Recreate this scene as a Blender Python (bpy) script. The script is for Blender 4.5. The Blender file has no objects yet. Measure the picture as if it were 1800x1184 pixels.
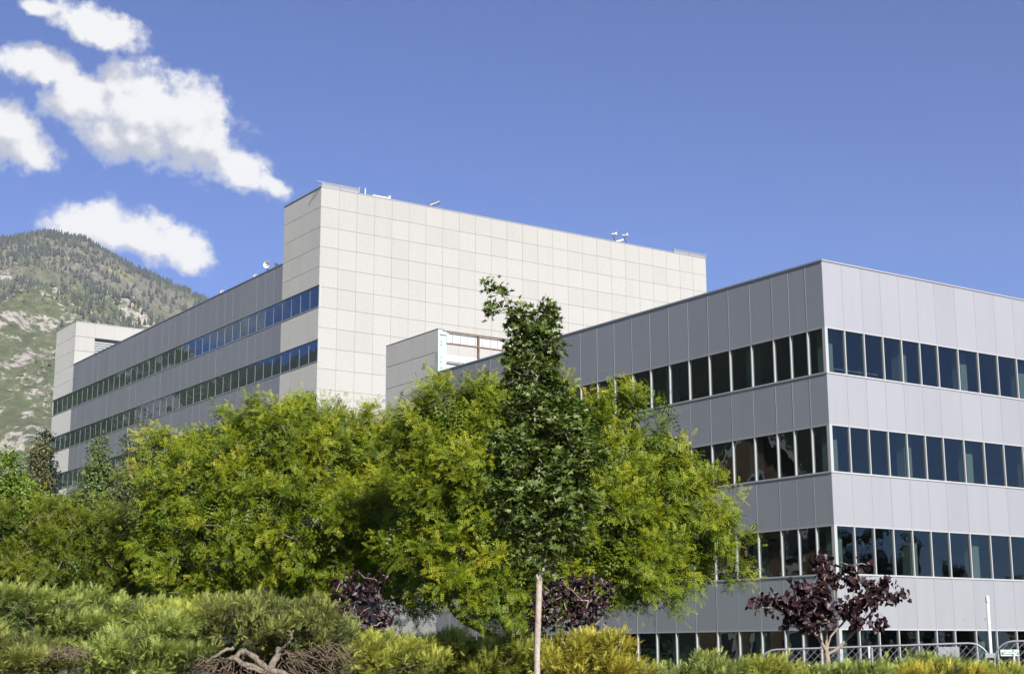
import bpy, bmesh, math, random
import numpy as np
from mathutils import Vector, Matrix

random.seed(7)
RNG = np.random.default_rng(11)
scene = bpy.context.scene
COL = scene.collection
R_ = math.radians

# ------------------------------------------------------------------ camera
EYE = 1.70
F_PX, PITCH, ROLL, YAW = 2626.8, R_(11.839), R_(-0.216), R_(34.323)
cam_data = bpy.data.cameras.new('camera')
cam = bpy.data.objects.new('camera', cam_data)
COL.objects.link(cam)
cam_data.sensor_fit = 'HORIZONTAL'
cam_data.sensor_width = 36.0
cam_data.lens = F_PX / 1800 * 36.0
cam_data.clip_start = 0.1
cam_data.clip_end = 20000
cam.matrix_world = Matrix.Translation((0, 0, EYE)) @ Matrix.Rotation(R_(90) + PITCH, 4, 'X') @ Matrix.Rotation(ROLL, 4, 'Z')
scene.camera = cam

# ------------------------------------------------------------------ directions of the two main facades
DL = np.array([-math.sin(YAW), math.cos(YAW), 0.0])      # along the shaded facades, away from the camera
DR = np.array([math.cos(YAW), math.sin(YAW), 0.0])       # along the sunlit facades, away from the camera
NL = np.array([-math.cos(YAW), -math.sin(YAW), 0.0])     # outward normals
NR = np.array([math.sin(YAW), -math.cos(YAW), 0.0])

# ------------------------------------------------------------------ sun, sky, exposure
SUN_EL = R_(32)
GRAZE = R_(11)
sh = math.cos(GRAZE) * NR + math.sin(GRAZE) * NL
SUN = np.array([sh[0] * math.cos(SUN_EL), sh[1] * math.cos(SUN_EL), math.sin(SUN_EL)])
sun_data = bpy.data.lights.new('sun', 'SUN')
sun_data.energy = 4.5
sun_data.angle = R_(0.53)
sun_data.color = (1.0, 0.955, 0.885)
sun_obj = bpy.data.objects.new('sun', sun_data)
COL.objects.link(sun_obj)
sun_obj.rotation_euler = Vector(-SUN).to_track_quat('-Z', 'Y').to_euler()

scene.view_settings.view_transform = 'Standard'
scene.view_settings.look = 'None'
scene.view_settings.gamma = 1.0
scene.view_settings.use_curve_mapping = False
scene.view_settings.exposure = 1.06
scene.cycles.max_bounces = 8
scene.cycles.transparent_max_bounces = 16
scene.cycles.caustics_reflective = False
scene.cycles.caustics_refractive = False


def ray(x, y):
    """unit-depth direction for a point of the survey picture (1800 x 1184)"""
    a, b = (x - 900) / F_PX, -(y - 592) / F_PX
    a, b = math.cos(ROLL) * a - math.sin(ROLL) * b, math.sin(ROLL) * a + math.cos(ROLL) * b
    return np.array([a, math.cos(PITCH) - math.sin(PITCH) * b, math.sin(PITCH) + math.cos(PITCH) * b])


def at(x, y, Y):
    r = ray(x, y)
    p = r * (Y / r[1])
    p[2] += EYE
    return p


def azel(x, y):
    r = ray(x, y)
    return math.atan2(r[0], r[1]), math.atan2(r[2], math.hypot(r[0], r[1]))


class NT:
    """small node-graph helper"""
    def __init__(s, tree):
        s.t = tree

    def n(s, kind, **kw):
        nd = s.t.nodes.new(kind)
        for k, v in kw.items():
            setattr(nd, k, v)
        return nd

    def link(s, a, b):
        s.t.links.new(a, b)

    def put(s, sock, v):
        if isinstance(v, bpy.types.NodeSocket):
            s.link(v, sock)
        else:
            sock.default_value = v

    def math(s, op, a, b=None, c=None, clamp=False):
        nd = s.n('ShaderNodeMath', operation=op, use_clamp=clamp)
        s.put(nd.inputs[0], a)
        if b is not None: s.put(nd.inputs[1], b)
        if c is not None: s.put(nd.inputs[2], c)
        return nd.outputs[0]

    def vmath(s, op, a, b=None, scale=None):
        nd = s.n('ShaderNodeVectorMath', operation=op)
        s.put(nd.inputs[0], a)
        if b is not None: s.put(nd.inputs[1], b)
        if scale is not None: s.put(nd.inputs['Scale'], scale)
        return nd.outputs['Value' if op in ('LENGTH', 'DOT_PRODUCT') else 'Vector']

    def noise(s, vec, scale, detail=4, rough=0.55, dist=0.0):
        nd = s.n('ShaderNodeTexNoise')
        if vec is not None: s.link(vec, nd.inputs['Vector'])
        nd.inputs['Scale'].default_value = scale
        nd.inputs['Detail'].default_value = detail
        nd.inputs['Roughness'].default_value = rough
        nd.inputs['Distortion'].default_value = dist
        return nd

    def ramp(s, fac, stops):
        nd = s.n('ShaderNodeValToRGB')
        s.put(nd.inputs[0], fac)
        el = nd.color_ramp.elements
        while len(el) < len(stops): el.new(0.5)
        for e, (p, c) in zip(el, stops):
            e.position = p
            e.color = (*c, 1) if not isinstance(c, (int, float)) else (c, c, c, 1)
        return nd.outputs[0]

    def mix(s, fac, a, b, blend='MIX'):
        nd = s.n('ShaderNodeMix', data_type='RGBA', blend_type=blend)
        s.put(nd.inputs[0], fac)
        s.put(nd.inputs[6], a if isinstance(a, bpy.types.NodeSocket) else (*a, 1))
        s.put(nd.inputs[7], b if isinstance(b, bpy.types.NodeSocket) else (*b, 1))
        return nd.outputs[2]

    def smooth(s, v, a, b):
        nd = s.n('ShaderNodeMapRange', interpolation_type='SMOOTHSTEP')
        s.put(nd.inputs[0], v)
        nd.inputs[1].default_value = a
        nd.inputs[2].default_value = b
        return nd.outputs[0]


def build_world():
    w = bpy.data.worlds.new('World')
    scene.world = w
    w.use_nodes = True
    nt = w.node_tree
    N = NT(nt)
    bg = nt.nodes['Background']
    sky = N.n('ShaderNodeTexSky', sky_type='NISHITA')
    sky.sun_disc = False
    sky.sun_elevation = SUN_EL
    sky.sun_rotation = math.atan2(SUN[0], SUN[1])
    sky.altitude = 1400
    sky.air_density = 1.0
    sky.dust_density = 0.3
    sky.ozone_density = 1.0
    blue = N.mix(1.0, sky.outputs[0], (0.43, 0.565, 1.00), 'MULTIPLY')
    # cumulus clouds, laid out by azimuth and elevation
    tc = N.n('ShaderNodeTexCoord')
    sep = N.n('ShaderNodeSeparateXYZ')
    N.link(tc.outputs['Generated'], sep.inputs[0])
    az = N.math('ARCTAN2', sep.outputs[0], sep.outputs[1])
    el = N.math('ARCSINE', sep.outputs[2])
    comb = N.n('ShaderNodeCombineXYZ')
    N.link(az, comb.inputs[0]); N.link(el, comb.inputs[1])
    P = N.vmath('SCALE', comb.outputs[0], scale=10.0)
    warp = N.noise(P, 2.2, 5, 0.6)
    wv = N.vmath('SUBTRACT', warp.outputs['Color'], (0.5, 0.5, 0.5))
    Pw = N.vmath('ADD', P, N.vmath('SCALE', wv, scale=0.20))
    k = 10.0 / F_PX
    blobs = [  # centre x, y, half-width, half-height, tilt (degrees, down to the right positive)
        (165, 44, 120, 36, 13), (75, 18, 58, 18, 5),
        (72, 122, 100, 40, 5), (150, 175, 95, 62, 8), (255, 195, 140, 96, 6), (340, 225, 95, 96, 25), (230, 240, 110, 62, 10),
        (425, 294, 96, 40, 28), (478, 328, 46, 22, 35),
        (18, 222, 62, 48, 20), (40, 268, 80, 40, 5),
        (165, 398, 112, 56, 0), (255, 415, 92, 48, 10), (325, 436, 62, 44, 30)]
    extra = [(-57.2, 12.7, 3.0, 1.7), (-50, 19, 4, 1.6), (-75, 26, 8, 3.2), (-110, 22, 8, 3), (-150, 24, 9, 3)]
    specs = []
    for x, y, rx, ry, t in blobs:
        a, e = azel(x, y)
        specs.append((a * 10, e * 10, rx * k, ry * k, -R_(t)))
    for a, e, rx, ry in extra:
        specs.append((R_(a) * 10, R_(e) * 10, R_(rx) * 10, R_(ry) * 10, -0.15))

    def field(vec):
        f = None
        for cx, cy, rx, ry, t in specs:
            mp = N.n('ShaderNodeMapping', vector_type='TEXTURE')
            N.link(vec, mp.inputs['Vector'])
            mp.inputs['Location'].default_value = (cx, cy, 0)
            mp.inputs['Rotation'].default_value = (0, 0, t)
            mp.inputs['Scale'].default_value = (rx, ry, 1)
            d = N.vmath('LENGTH', mp.outputs[0])
            f = d if f is None else N.math('SMOOTH_MIN', f, d, 0.15)
        return N.math('SUBTRACT', 1.0, f)
    F1 = field(Pw)
    n1 = N.noise(P, 6.0, 10, 0.61)
    D1 = N.math('MULTIPLY_ADD', N.math('SUBTRACT', n1.outputs['Fac'], 0.53), 1.45, F1)
    F2 = field(N.vmath('ADD', Pw, (0.06, 0.22, 0.0)))
    n2 = N.noise(N.vmath('ADD', P, (0.05, 0.09, 0)), 6.0, 3, 0.5)
    n3 = N.noise(P, 6.0, 3, 0.5)
    slope_ = N.math('ADD', N.math('SUBTRACT', F1, F2), N.math('MULTIPLY', N.math('SUBTRACT', n3.outputs['Fac'], n2.outputs['Fac']), 1.6))
    alpha = N.smooth(D1, -0.06, 0.48)
    lit = N.smooth(slope_, -0.30, 0.50)
    thick = N.smooth(D1, 0.0, 0.42)
    base = N.mix(lit, (4.2, 4.45, 5.1), (7.8, 7.75, 7.7))
    cloud = N.mix(thick, (6.8, 6.9, 7.2), base)
    out = N.mix(N.math('MULTIPLY', alpha, 0.97), blue, cloud)
    N.link(out, bg.inputs['Color'])
    bg.inputs['Strength'].default_value = 0.06


build_world()

# ------------------------------------------------------------------ object helpers
def link(o, parent=None):
    COL.objects.link(o)
    if parent is not None:
        o.parent = parent
    return o


def tag(o, label=None, category=None, group=None, kind=None):
    if label: o['label'] = label
    if category: o['category'] = category
    if group: o['group'] = group
    if kind: o['kind'] = kind
    return o


def empty(name, loc, label, category, group=None):
    o = bpy.data.objects.new(name, None)
    o.empty_display_size = 0.2
    o.location = loc
    link(o)
    return tag(o, label, category, group)


def np_mesh(name, verts, faces, mat=None, smooth=False, tint=None, uvs=None):
    """faces: array (M,3) or (M,4), or a list of such arrays over the same vertices"""
    if not isinstance(faces, list): faces = [faces]
    faces = [np.asarray(f, dtype=np.int32) for f in faces if len(f)]
    me = bpy.data.meshes.new(name)
    v = np.asarray(verts, dtype=np.float32)
    me.vertices.add(len(v))
    me.vertices.foreach_set('co', v.ravel())
    loops = np.concatenate([f.ravel() for f in faces])
    counts = np.concatenate([np.full(len(f), f.shape[1], dtype=np.int32) for f in faces])
    starts = np.concatenate([[0], np.cumsum(counts)[:-1]]).astype(np.int32)
    me.loops.add(len(loops))
    me.loops.foreach_set('vertex_index', loops)
    me.polygons.add(len(counts))
    me.polygons.foreach_set('loop_start', starts)
    me.polygons.foreach_set('use_smooth', np.full(len(counts), smooth, dtype=bool))
    if tint is not None:
        a = me.attributes.new('tint', 'FLOAT', 'POINT')
        a.data.foreach_set('value', np.asarray(tint, dtype=np.float32))
    me.update(calc_edges=True)
    me.validate()
    if mat: me.materials.append(mat)
    return me


def mobj(name, me, parent=None, world=None, rotz=0.0, rot=None):
    """link a mesh; world = its place in world space (parents are never rotated)"""
    o = bpy.data.objects.new(name, me)
    link(o, parent)
    p = np.zeros(3) if world is None else np.asarray(world, float)
    if parent is not None:
        q = parent
        off = np.zeros(3)
        while q is not None:
            off = off + np.array(q.location); q = q.parent
        p = p - off
    o.location = p
    o.rotation_euler = rot if rot is not None else (0, 0, rotz)
    return o


class MB:
    """collects boxes / tubes / polys as one mesh"""
    def __init__(s):
        s.v = []; s.q = []; s.t = []; s.n = 0

    def add(s, v, q=None, t=None):
        v = np.asarray(v, float)
        if q is not None and len(q): s.q.append(np.asarray(q) + s.n)
        if t is not None and len(t): s.t.append(np.asarray(t) + s.n)
        s.v.append(v); s.n += len(v)
        return s

    def box(s, c, ax, ay, az, hx, hy, hz):
        c, ax, ay, az = (np.asarray(a, float) for a in (c, ax, ay, az))
        v = [c + ax * hx * i + ay * hy * j + az * hz * k for k in (-1, 1) for j in (-1, 1) for i in (-1, 1)]
        return s.add(v, [[0, 2, 3, 1], [4, 5, 7, 6], [0, 1, 5, 4], [2, 6, 7, 3], [0, 4, 6, 2], [1, 3, 7, 5]])

    def abox(s, lo, hi):
        lo, hi = np.asarray(lo, float), np.asarray(hi, float)
        return s.box((lo + hi) / 2, (1, 0, 0), (0, 1, 0), (0, 0, 1), *((hi - lo) / 2))

    def tube(s, pts, rads, sides=6, caps=True):
        pts = np.asarray(pts, float); n = len(pts)
        rads = np.full(n, rads) if np.isscalar(rads) else np.asarray(rads, float)
        tang = np.gradient(pts, axis=0)
        tang /= np.linalg.norm(tang, axis=1, keepdims=True) + 1e-12
        ref = np.array([0.0, 0, 1]) if abs(tang[0][2]) < 0.9 else np.array([1.0, 0, 0])
        vs = []
        for i in range(n):
            u = np.cross(tang[i], ref); u /= np.linalg.norm(u) + 1e-12
            w = np.cross(tang[i], u); ref = np.cross(u, tang[i])
            ang = np.arange(sides) * 2 * math.pi / sides
            vs.append(pts[i] + rads[i] * (np.cos(ang)[:, None] * u + np.sin(ang)[:, None] * w))
        q = []
        for i in range(n - 1):
            for j in range(sides):
                a, b = i * sides + j, i * sides + (j + 1) % sides
                q.append([a, b, b + sides, a + sides])
        V = np.concatenate(vs); t = []
        if caps:
            V = np.vstack([V, pts[0], pts[-1]])
            for j in range(sides):
                t.append([len(V) - 2, (j + 1) % sides, j])
                t.append([len(V) - 1, (n - 1) * sides + j, (n - 1) * sides + (j + 1) % sides])
        return s.add(V, q, t)

    def lathe(s, o, axis, prof, sides=16):
        """prof: list of (along axis, radius)"""
        o, axis = np.asarray(o, float), np.asarray(axis, float); axis /= np.linalg.norm(axis)
        u = np.cross(axis, (0, 0, 1.0))
        if np.linalg.norm(u) < 1e-3: u = np.array([1.0, 0, 0])
        u /= np.linalg.norm(u); w = np.cross(axis, u)
        ang = np.arange(sides) * 2 * math.pi / sides
        V = np.concatenate([o + axis * h + r * (np.cos(ang)[:, None] * u + np.sin(ang)[:, None] * w) for h, r in prof])
        q = [[i * sides + j, i * sides + (j + 1) % sides, (i + 1) * sides + (j + 1) % sides, (i + 1) * sides + j]
             for i in range(len(prof) - 1) for j in range(sides)]
        return s.add(V, q)

    def mesh(s, name, mat, smooth=False):
        f = []
        if s.q: f.append(np.concatenate(s.q))
        if s.t: f.append(np.concatenate(s.t))
        return np_mesh(name, np.concatenate(s.v), f, mat, smooth)


_box_cache = {}
def box_mesh(name, w, d, h, mat):
    key = (name, round(w, 4), round(d, 4), round(h, 4), mat.name)
    if key not in _box_cache:
        _box_cache[key] = MB().abox((-w / 2, -d / 2, -h / 2), (w / 2, d / 2, h / 2)).mesh(name, mat)
    return _box_cache[key]


# ------------------------------------------------------------------ materials
def new_mat(name):
    m = bpy.data.materials.new(name)
    m.use_nodes = True
    nt = m.node_tree
    N = NT(nt)
    return m, N, nt.nodes['Principled BSDF'], nt.nodes['Material Output']


def simple(name, col, rough=0.6, metallic=0.0, noise=0.0, scale=8.0, bump=0.0, spec=0.5):
    m, N, b, out = new_mat(name)
    b.inputs['Roughness'].default_value = rough
    b.inputs['Metallic'].default_value = metallic
    b.inputs['Specular IOR Level'].default_value = spec
    if noise:
        tc = N.n('ShaderNodeTexCoord')
        nz = N.noise(tc.outputs['Object'], scale, 5, 0.6)
        lo = tuple(c * (1 - noise) for c in col); hi = tuple(min(1, c * (1 + noise)) for c in col)
        N.link(N.ramp(nz.outputs['Fac'], [(0.3, lo), (0.7, hi)]), b.inputs['Base Color'])
        if bump:
            bp = N.n('ShaderNodeBump'); bp.inputs['Strength'].default_value = bump; bp.inputs['Distance'].default_value = 0.02
            N.link(nz.outputs['Fac'], bp.inputs['Height']); N.link(bp.outputs[0], b.inputs['Normal'])
    else:
        b.inputs['Base Color'].default_value = (*col, 1)
    return m


def granite_mat():
    m, N, b, out = new_mat('granite')
    g = N.n('ShaderNodeNewGeometry')
    inf = N.n('ShaderNodeObjectInfo')
    sp = N.noise(g.outputs['Position'], 7.0, 6, 0.75)
    sp2 = N.noise(g.outputs['Position'], 60.0, 2, 0.6)
    col = N.ramp(sp.outputs['Fac'], [(0.28, (0.425, 0.417, 0.395)), (0.5, (0.462, 0.455, 0.435)), (0.72, (0.485, 0.48, 0.465))])
    col = N.mix(N.math('MULTIPLY', N.smooth(sp2.outputs['Fac'], 0.58, 0.68), 0.18), col, (0.24, 0.23, 0.225))
    tone = N.math('MULTIPLY_ADD', inf.outputs['Random'], 0.07, 0.955)
    st = N.n('ShaderNodeMapping'); st.inputs['Scale'].default_value = (1.2, 1.2, 0.07)
    N.link(g.outputs['Position'], st.inputs['Vector'])
    streak = N.noise(st.outputs[0], 1.0, 4, 0.6)
    tone = N.math('MULTIPLY', tone, N.math('MULTIPLY_ADD', streak.outputs['Fac'], 0.10, 0.95))
    col = N.mix(1.0, col, N.ramp(tone, [(0.0, 0.0), (1.0, 1.0)]), 'MULTIPLY')
    N.link(col, b.inputs['Base Color'])
    b.inputs['Roughness'].default_value = 0.75
    b.inputs['Specular IOR Level'].default_value = 0.3
    b.inputs['Diffuse Roughness'].default_value = 1.0
    bp = N.n('ShaderNodeBump'); bp.inputs['Strength'].default_value = 0.6; bp.inputs['Distance'].default_value = 0.02
    hn = N.noise(g.outputs['Position'], 34.0, 3, 0.7)
    N.link(hn.outputs['Fac'], bp.inputs['Height']); N.link(bp.outputs[0], b.inputs['Normal'])
    return m


def alu_panel_mat():
    m, N, b, out = new_mat('grey_coated_aluminium')
    g = N.n('ShaderNodeNewGeometry'); inf = N.n('ShaderNodeObjectInfo')
    st = N.n('ShaderNodeMapping'); st.inputs['Scale'].default_value = (2.0, 2.0, 0.12)
    N.link(g.outputs['Position'], st.inputs['Vector'])
    nz = N.noise(st.outputs[0], 1.0, 5, 0.6)
    big = N.noise(g.outputs['Position'], 0.35, 3, 0.5)
    t = N.math('MULTIPLY_ADD', inf.outputs['Random'], 0.07, 0.94)
    t = N.math('MULTIPLY', t, N.math('MULTIPLY_ADD', nz.outputs['Fac'], 0.13, 0.935))
    t = N.math('MULTIPLY', t, N.math('MULTIPLY_ADD', big.outputs['Fac'], 0.06, 0.97))
    col = N.mix(1.0, (0.415, 0.415, 0.438), N.ramp(t, [(0, 0.0), (1, 1.0)]), 'MULTIPLY')
    N.link(col, b.inputs['Base Color'])
    b.inputs['Roughness'].default_value = 0.58
    b.inputs['Metallic'].default_value = 0.55
    b.inputs['Specular IOR Level'].default_value = 0.45
    bp = N.n('ShaderNodeBump'); bp.inputs['Strength'].default_value = 0.12; bp.inputs['Distance'].default_value = 0.05
    n3 = N.noise(g.outputs['Position'], 1.3, 2, 0.5)
    N.link(n3.outputs['Fac'], bp.inputs['Height']); N.link(bp.outputs[0], b.inputs['Normal'])
    return m


def glass_mat(name, tint, refl, ior, wav):
    m, N, b, out = new_mat(name)
    N.t.nodes.remove(b)
    g = N.n('ShaderNodeNewGeometry')
    bp = N.n('ShaderNodeBump'); bp.inputs['Strength'].default_value = wav; bp.inputs['Distance'].default_value = 0.05
    nz = N.noise(g.outputs['Position'], 0.9, 2, 0.5)
    N.link(nz.outputs['Fac'], bp.inputs['Height'])
    fr = N.n('ShaderNodeFresnel'); fr.inputs['IOR'].default_value = ior
    tr = N.n('ShaderNodeBsdfTransparent'); tr.inputs[0].default_value = (*tint, 1)
    gl = N.n('ShaderNodeBsdfGlossy'); gl.inputs['Color'].default_value = (*refl, 1); gl.inputs['Roughness'].default_value = 0.0
    N.link(bp.outputs[0], gl.inputs['Normal'])
    mx = N.n('ShaderNodeMixShader')
    N.link(N.math('MULTIPLY', fr.outputs[0], N.math('SUBTRACT', 1.0, g.outputs['Backfacing'])), mx.inputs[0]); N.link(tr.outputs[0], mx.inputs[1]); N.link(gl.outputs[0], mx.inputs[2])
    N.link(mx.outputs[0], out.inputs['Surface'])
    return m


def leaf_mat(name, stops, trans=0.35, rough=0.5, gloss=0.06, tcol=1.25):
    """stops: colour ramp over the leaf's own tint attribute"""
    m, N, b, out = new_mat(name)
    N.t.nodes.remove(b)
    at_ = N.n('ShaderNodeAttribute', attribute_name='tint')
    col = N.ramp(at_.outputs['Fac'], stops)
    d = N.n('ShaderNodeBsdfDiffuse'); N.link(col, d.inputs[0])
    t = N.n('ShaderNodeBsdfTranslucent')
    N.link(N.mix(1.0, col, (tcol, tcol * 1.05, tcol * 0.5), 'MULTIPLY'), t.inputs[0])
    mx = N.n('ShaderNodeMixShader'); mx.inputs[0].default_value = trans
    N.link(d.outputs[0], mx.inputs[1]); N.link(t.outputs[0], mx.inputs[2])
    gl = N.n('ShaderNodeBsdfGlossy'); gl.inputs['Roughness'].default_value = rough
    gl.inputs['Color'].default_value = (0.9, 0.95, 1, 1)
    m2 = N.n('ShaderNodeMixShader'); m2.inputs[0].default_value = gloss
    N.link(mx.outputs[0], m2.inputs[1]); N.link(gl.outputs[0], m2.inputs[2])
    N.link(m2.outputs[0], out.inputs['Surface'])
    return m


M_GRANITE = granite_mat()
M_ALU = alu_panel_mat()
M_BACK = simple('joint_backing', (0.37, 0.36, 0.345), 0.9)
M_CAP = simple('light_aluminium', (0.36, 0.36, 0.38), 0.45, 0.3)
M_MULL = simple('mullion_aluminium', (0.46, 0.46, 0.46), 0.4, 0.2)
M_GLASS = glass_mat('tinted_glass', (0.56, 0.62, 0.61), (0.80, 0.95, 0.97), 1.80, 0.09)
M_GLASS2 = glass_mat('mirror_tinted_glass', (0.20, 0.23, 0.22), (0.66, 0.84, 1.0), 2.4, 0.05)
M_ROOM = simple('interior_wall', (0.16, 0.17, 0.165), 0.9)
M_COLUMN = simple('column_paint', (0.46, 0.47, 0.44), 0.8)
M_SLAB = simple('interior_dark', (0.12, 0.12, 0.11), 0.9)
M_ROOF = simple('roof_gravel', (0.32, 0.31, 0.29), 0.95, noise=0.2, scale=2.0)
M_WHITE = simple('white_painted_metal', (0.52, 0.52, 0.50), 0.5, noise=0.10, scale=3)
M_STEEL = simple('rusty_steel', (0.16, 0.105, 0.07), 0.8, noise=0.35, scale=4)
M_WRAP = simple('pale_blue_building_wrap', (0.42, 0.50, 0.51), 0.6, noise=0.10, scale=2.5, bump=0.4)
M_WRAPMARK = simple('wrap_print', (0.10, 0.30, 0.30), 0.6)
M_GALV = simple('galvanised_steel', (0.24, 0.25, 0.27), 0.5, 0.5, noise=0.12, scale=6)
M_DARKMETAL = simple('dark_metal', (0.06, 0.065, 0.075), 0.5, 0.4)
M_BARK = simple('grey_bark', (0.16, 0.125, 0.095), 0.9, noise=0.4, scale=14, bump=0.6)
M_BARKLIGHT = simple('light_bark', (0.27, 0.215, 0.165), 0.9, noise=0.3, scale=18, bump=0.5)
M_MAPLEBARK = simple('maple_bark', (0.36, 0.305, 0.25), 0.9, noise=0.28, scale=16, bump=0.5)
M_DEADWOOD = simple('dead_wood', (0.17, 0.138, 0.105), 0.95, noise=0.6, scale=34, bump=1.0)
M_TWIG = simple('dry_twig', (0.12, 0.085, 0.06), 0.95, noise=0.4, scale=25)

# ------------------------------------------------------------------ ground
def berm(x, y):
    """planted bank between the street and the buildings"""
    rise = np.clip((y - 4.0) / 8.0, 0, 1); rise = rise * rise * (3 - 2 * rise)
    fall = 1 - np.clip((y - 16.5) / 6.0, 0, 1); fall = fall * fall * (3 - 2 * fall)
    return 1.37 * rise * fall + 0.17 * np.exp(-((x + 4.4) / 0.9) ** 2 - ((y - 12.6) / 0.7) ** 2)


def build_ground():
    xs = np.concatenate([-np.geomspace(6000, 14, 40), np.linspace(-13, 13, 105), np.geomspace(14, 6000, 40)])
    ys = np.concatenate([-np.geomspace(6000, 4, 30), np.linspace(-3, 26, 117), np.geomspace(27, 6000, 50)])
    X, Y = np.meshgrid(xs, ys)
    Z = berm(X, Y)
    near = np.exp(-(np.abs(Y - 13) / 9) ** 4) * np.exp(-(np.abs(X) / 12) ** 6)
    Z = Z + near * 0.015 * RNG.standard_normal(Z.shape)
    v = np.stack([X, Y, Z], -1).reshape(-1, 3)
    nx, ny = len(xs), len(ys)
    i = np.arange(ny - 1)[:, None] * nx + np.arange(nx - 1)[None]
    f = np.stack([i, i + 1, i + 1 + nx, i + nx], -1).reshape(-1, 4)
    m, N, b, out = new_mat('ground_soil_and_grass')
    g = N.n('ShaderNodeNewGeometry')
    sep = N.n('ShaderNodeSeparateXYZ'); N.link(g.outputs['Position'], sep.inputs[0])
    n1 = N.noise(g.outputs['Position'], 9.0, 8, 0.7)
    n2 = N.noise(g.outputs['Position'], 0.6, 4, 0.6)
    soil = N.ramp(n1.outputs['Fac'], [(0.3, (0.07, 0.05, 0.038)), (0.55, (0.15, 0.11, 0.085)), (0.75, (0.24, 0.19, 0.15))])
    grass = N.ramp(n1.outputs['Fac'], [(0.3, (0.035, 0.07, 0.015)), (0.7, (0.09, 0.14, 0.035))])
    edge = N.math('ADD', sep.outputs[1], N.math('MULTIPLY', n2.outputs['Fac'], 3.0))
    fac = N.smooth(edge, 20.0, 22.0)
    N.link(N.mix(fac, soil, grass), b.inputs['Base Color'])
    b.inputs['Roughness'].default_value = 0.95
    bp = N.n('ShaderNodeBump'); bp.inputs['Strength'].default_value = 0.8; bp.inputs['Distance'].default_value = 0.03
    N.link(n1.outputs['Fac'], bp.inputs['Height']); N.link(bp.outputs[0], b.inputs['Normal'])
    tag(mobj('ground', np_mesh('ground', v, f, m, True)), kind='structure')


build_ground()

# ------------------------------------------------------------------ value noise for terrain (numpy)
def vnoise(x, y, seed):
    def h(i, j):
        n = (i * 374761393 + j * 668265263 + seed * 974711) & 0xffffffff
        n = ((n ^ (n >> 13)) * 1274126177) & 0xffffffff
        return ((n ^ (n >> 16)) & 0xffff) / 65535.0
    i, j = np.floor(x).astype(np.int64), np.floor(y).astype(np.int64)
    u, v = x - i, y - j
    u, v = u * u * (3 - 2 * u), v * v * (3 - 2 * v)
    return (h(i, j) * (1 - u) + h(i + 1, j) * u) * (1 - v) + (h(i, j + 1) * (1 - u) + h(i + 1, j + 1) * u) * v


def fbm(x, y, seed, octv=6, ridged=False):
    a, s, t = 0.5, 0.0, 0.0
    for o in range(octv):
        n = vnoise(x * 2 ** o, y * 2 ** o, seed + o)
        if ridged: n = 1 - np.abs(2 * n - 1)
        s = s + a * n; t += a; a *= 0.5
    return s / t


# ------------------------------------------------------------------ mountain
RIDGE = [(-180, 6.0), (-135, 8.0), (-112, 12.5), (-95, 15.0), (-84, 16.0), (-72, 14.6), (-66, 13.1), (-63, 13.2), (-61, 12.9), (-60, 11.4), (-58.8, 11.5), (-57.6, 10.6), (-56.4, 11.0), (-55.2, 10.7), (-53, 12.0), (-50, 13.2),
         (-44, 13.8), (-34, 15.2), (-24, 16.3)]
for px, py in [(0, 412), (40, 407), (100, 409), (150, 416), (190, 438), (240, 466), (300, 492), (350, 512), (400, 540), (470, 580), (560, 640), (760, 760), (1000, 900), (1300, 1000)]:
    a_, e_ = azel(px, py)
    RIDGE.append((math.degrees(a_), math.degrees(e_) - 0.13))
RIDGE.append((28, 1.0))


def mountain_height(az_deg, r):
    el = np.interp(az_deg, [a for a, e in RIDGE], [e for a, e in RIDGE])
    r0, r1 = 850.0, 2600.0
    ridge_h = np.tan(np.radians(el)) * r1
    t = np.clip((r - r0) / (r1 - r0), 0, 1.35)
    prof = np.where(t <= 1, t ** 1.12, 1 - (t - 1) * 0.9)
    x, y = r * np.sin(np.radians(az_deg)), r * np.cos(np.radians(az_deg))
    gul = fbm(x / 420, y / 420, 3, 6, True) - 0.55
    fine = fbm(x / 90, y / 90, 9, 5, True) - 0.55
    amp = np.clip(t * 3, 0, 1) * np.clip(1.0 - np.clip(t - 0.80, 0, 1) / 0.2, 0.06, 1)
    return ridge_h * prof + amp * (150 * gul + 34 * fine) * np.clip(el / 14, 0.2, 1.2)


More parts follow.
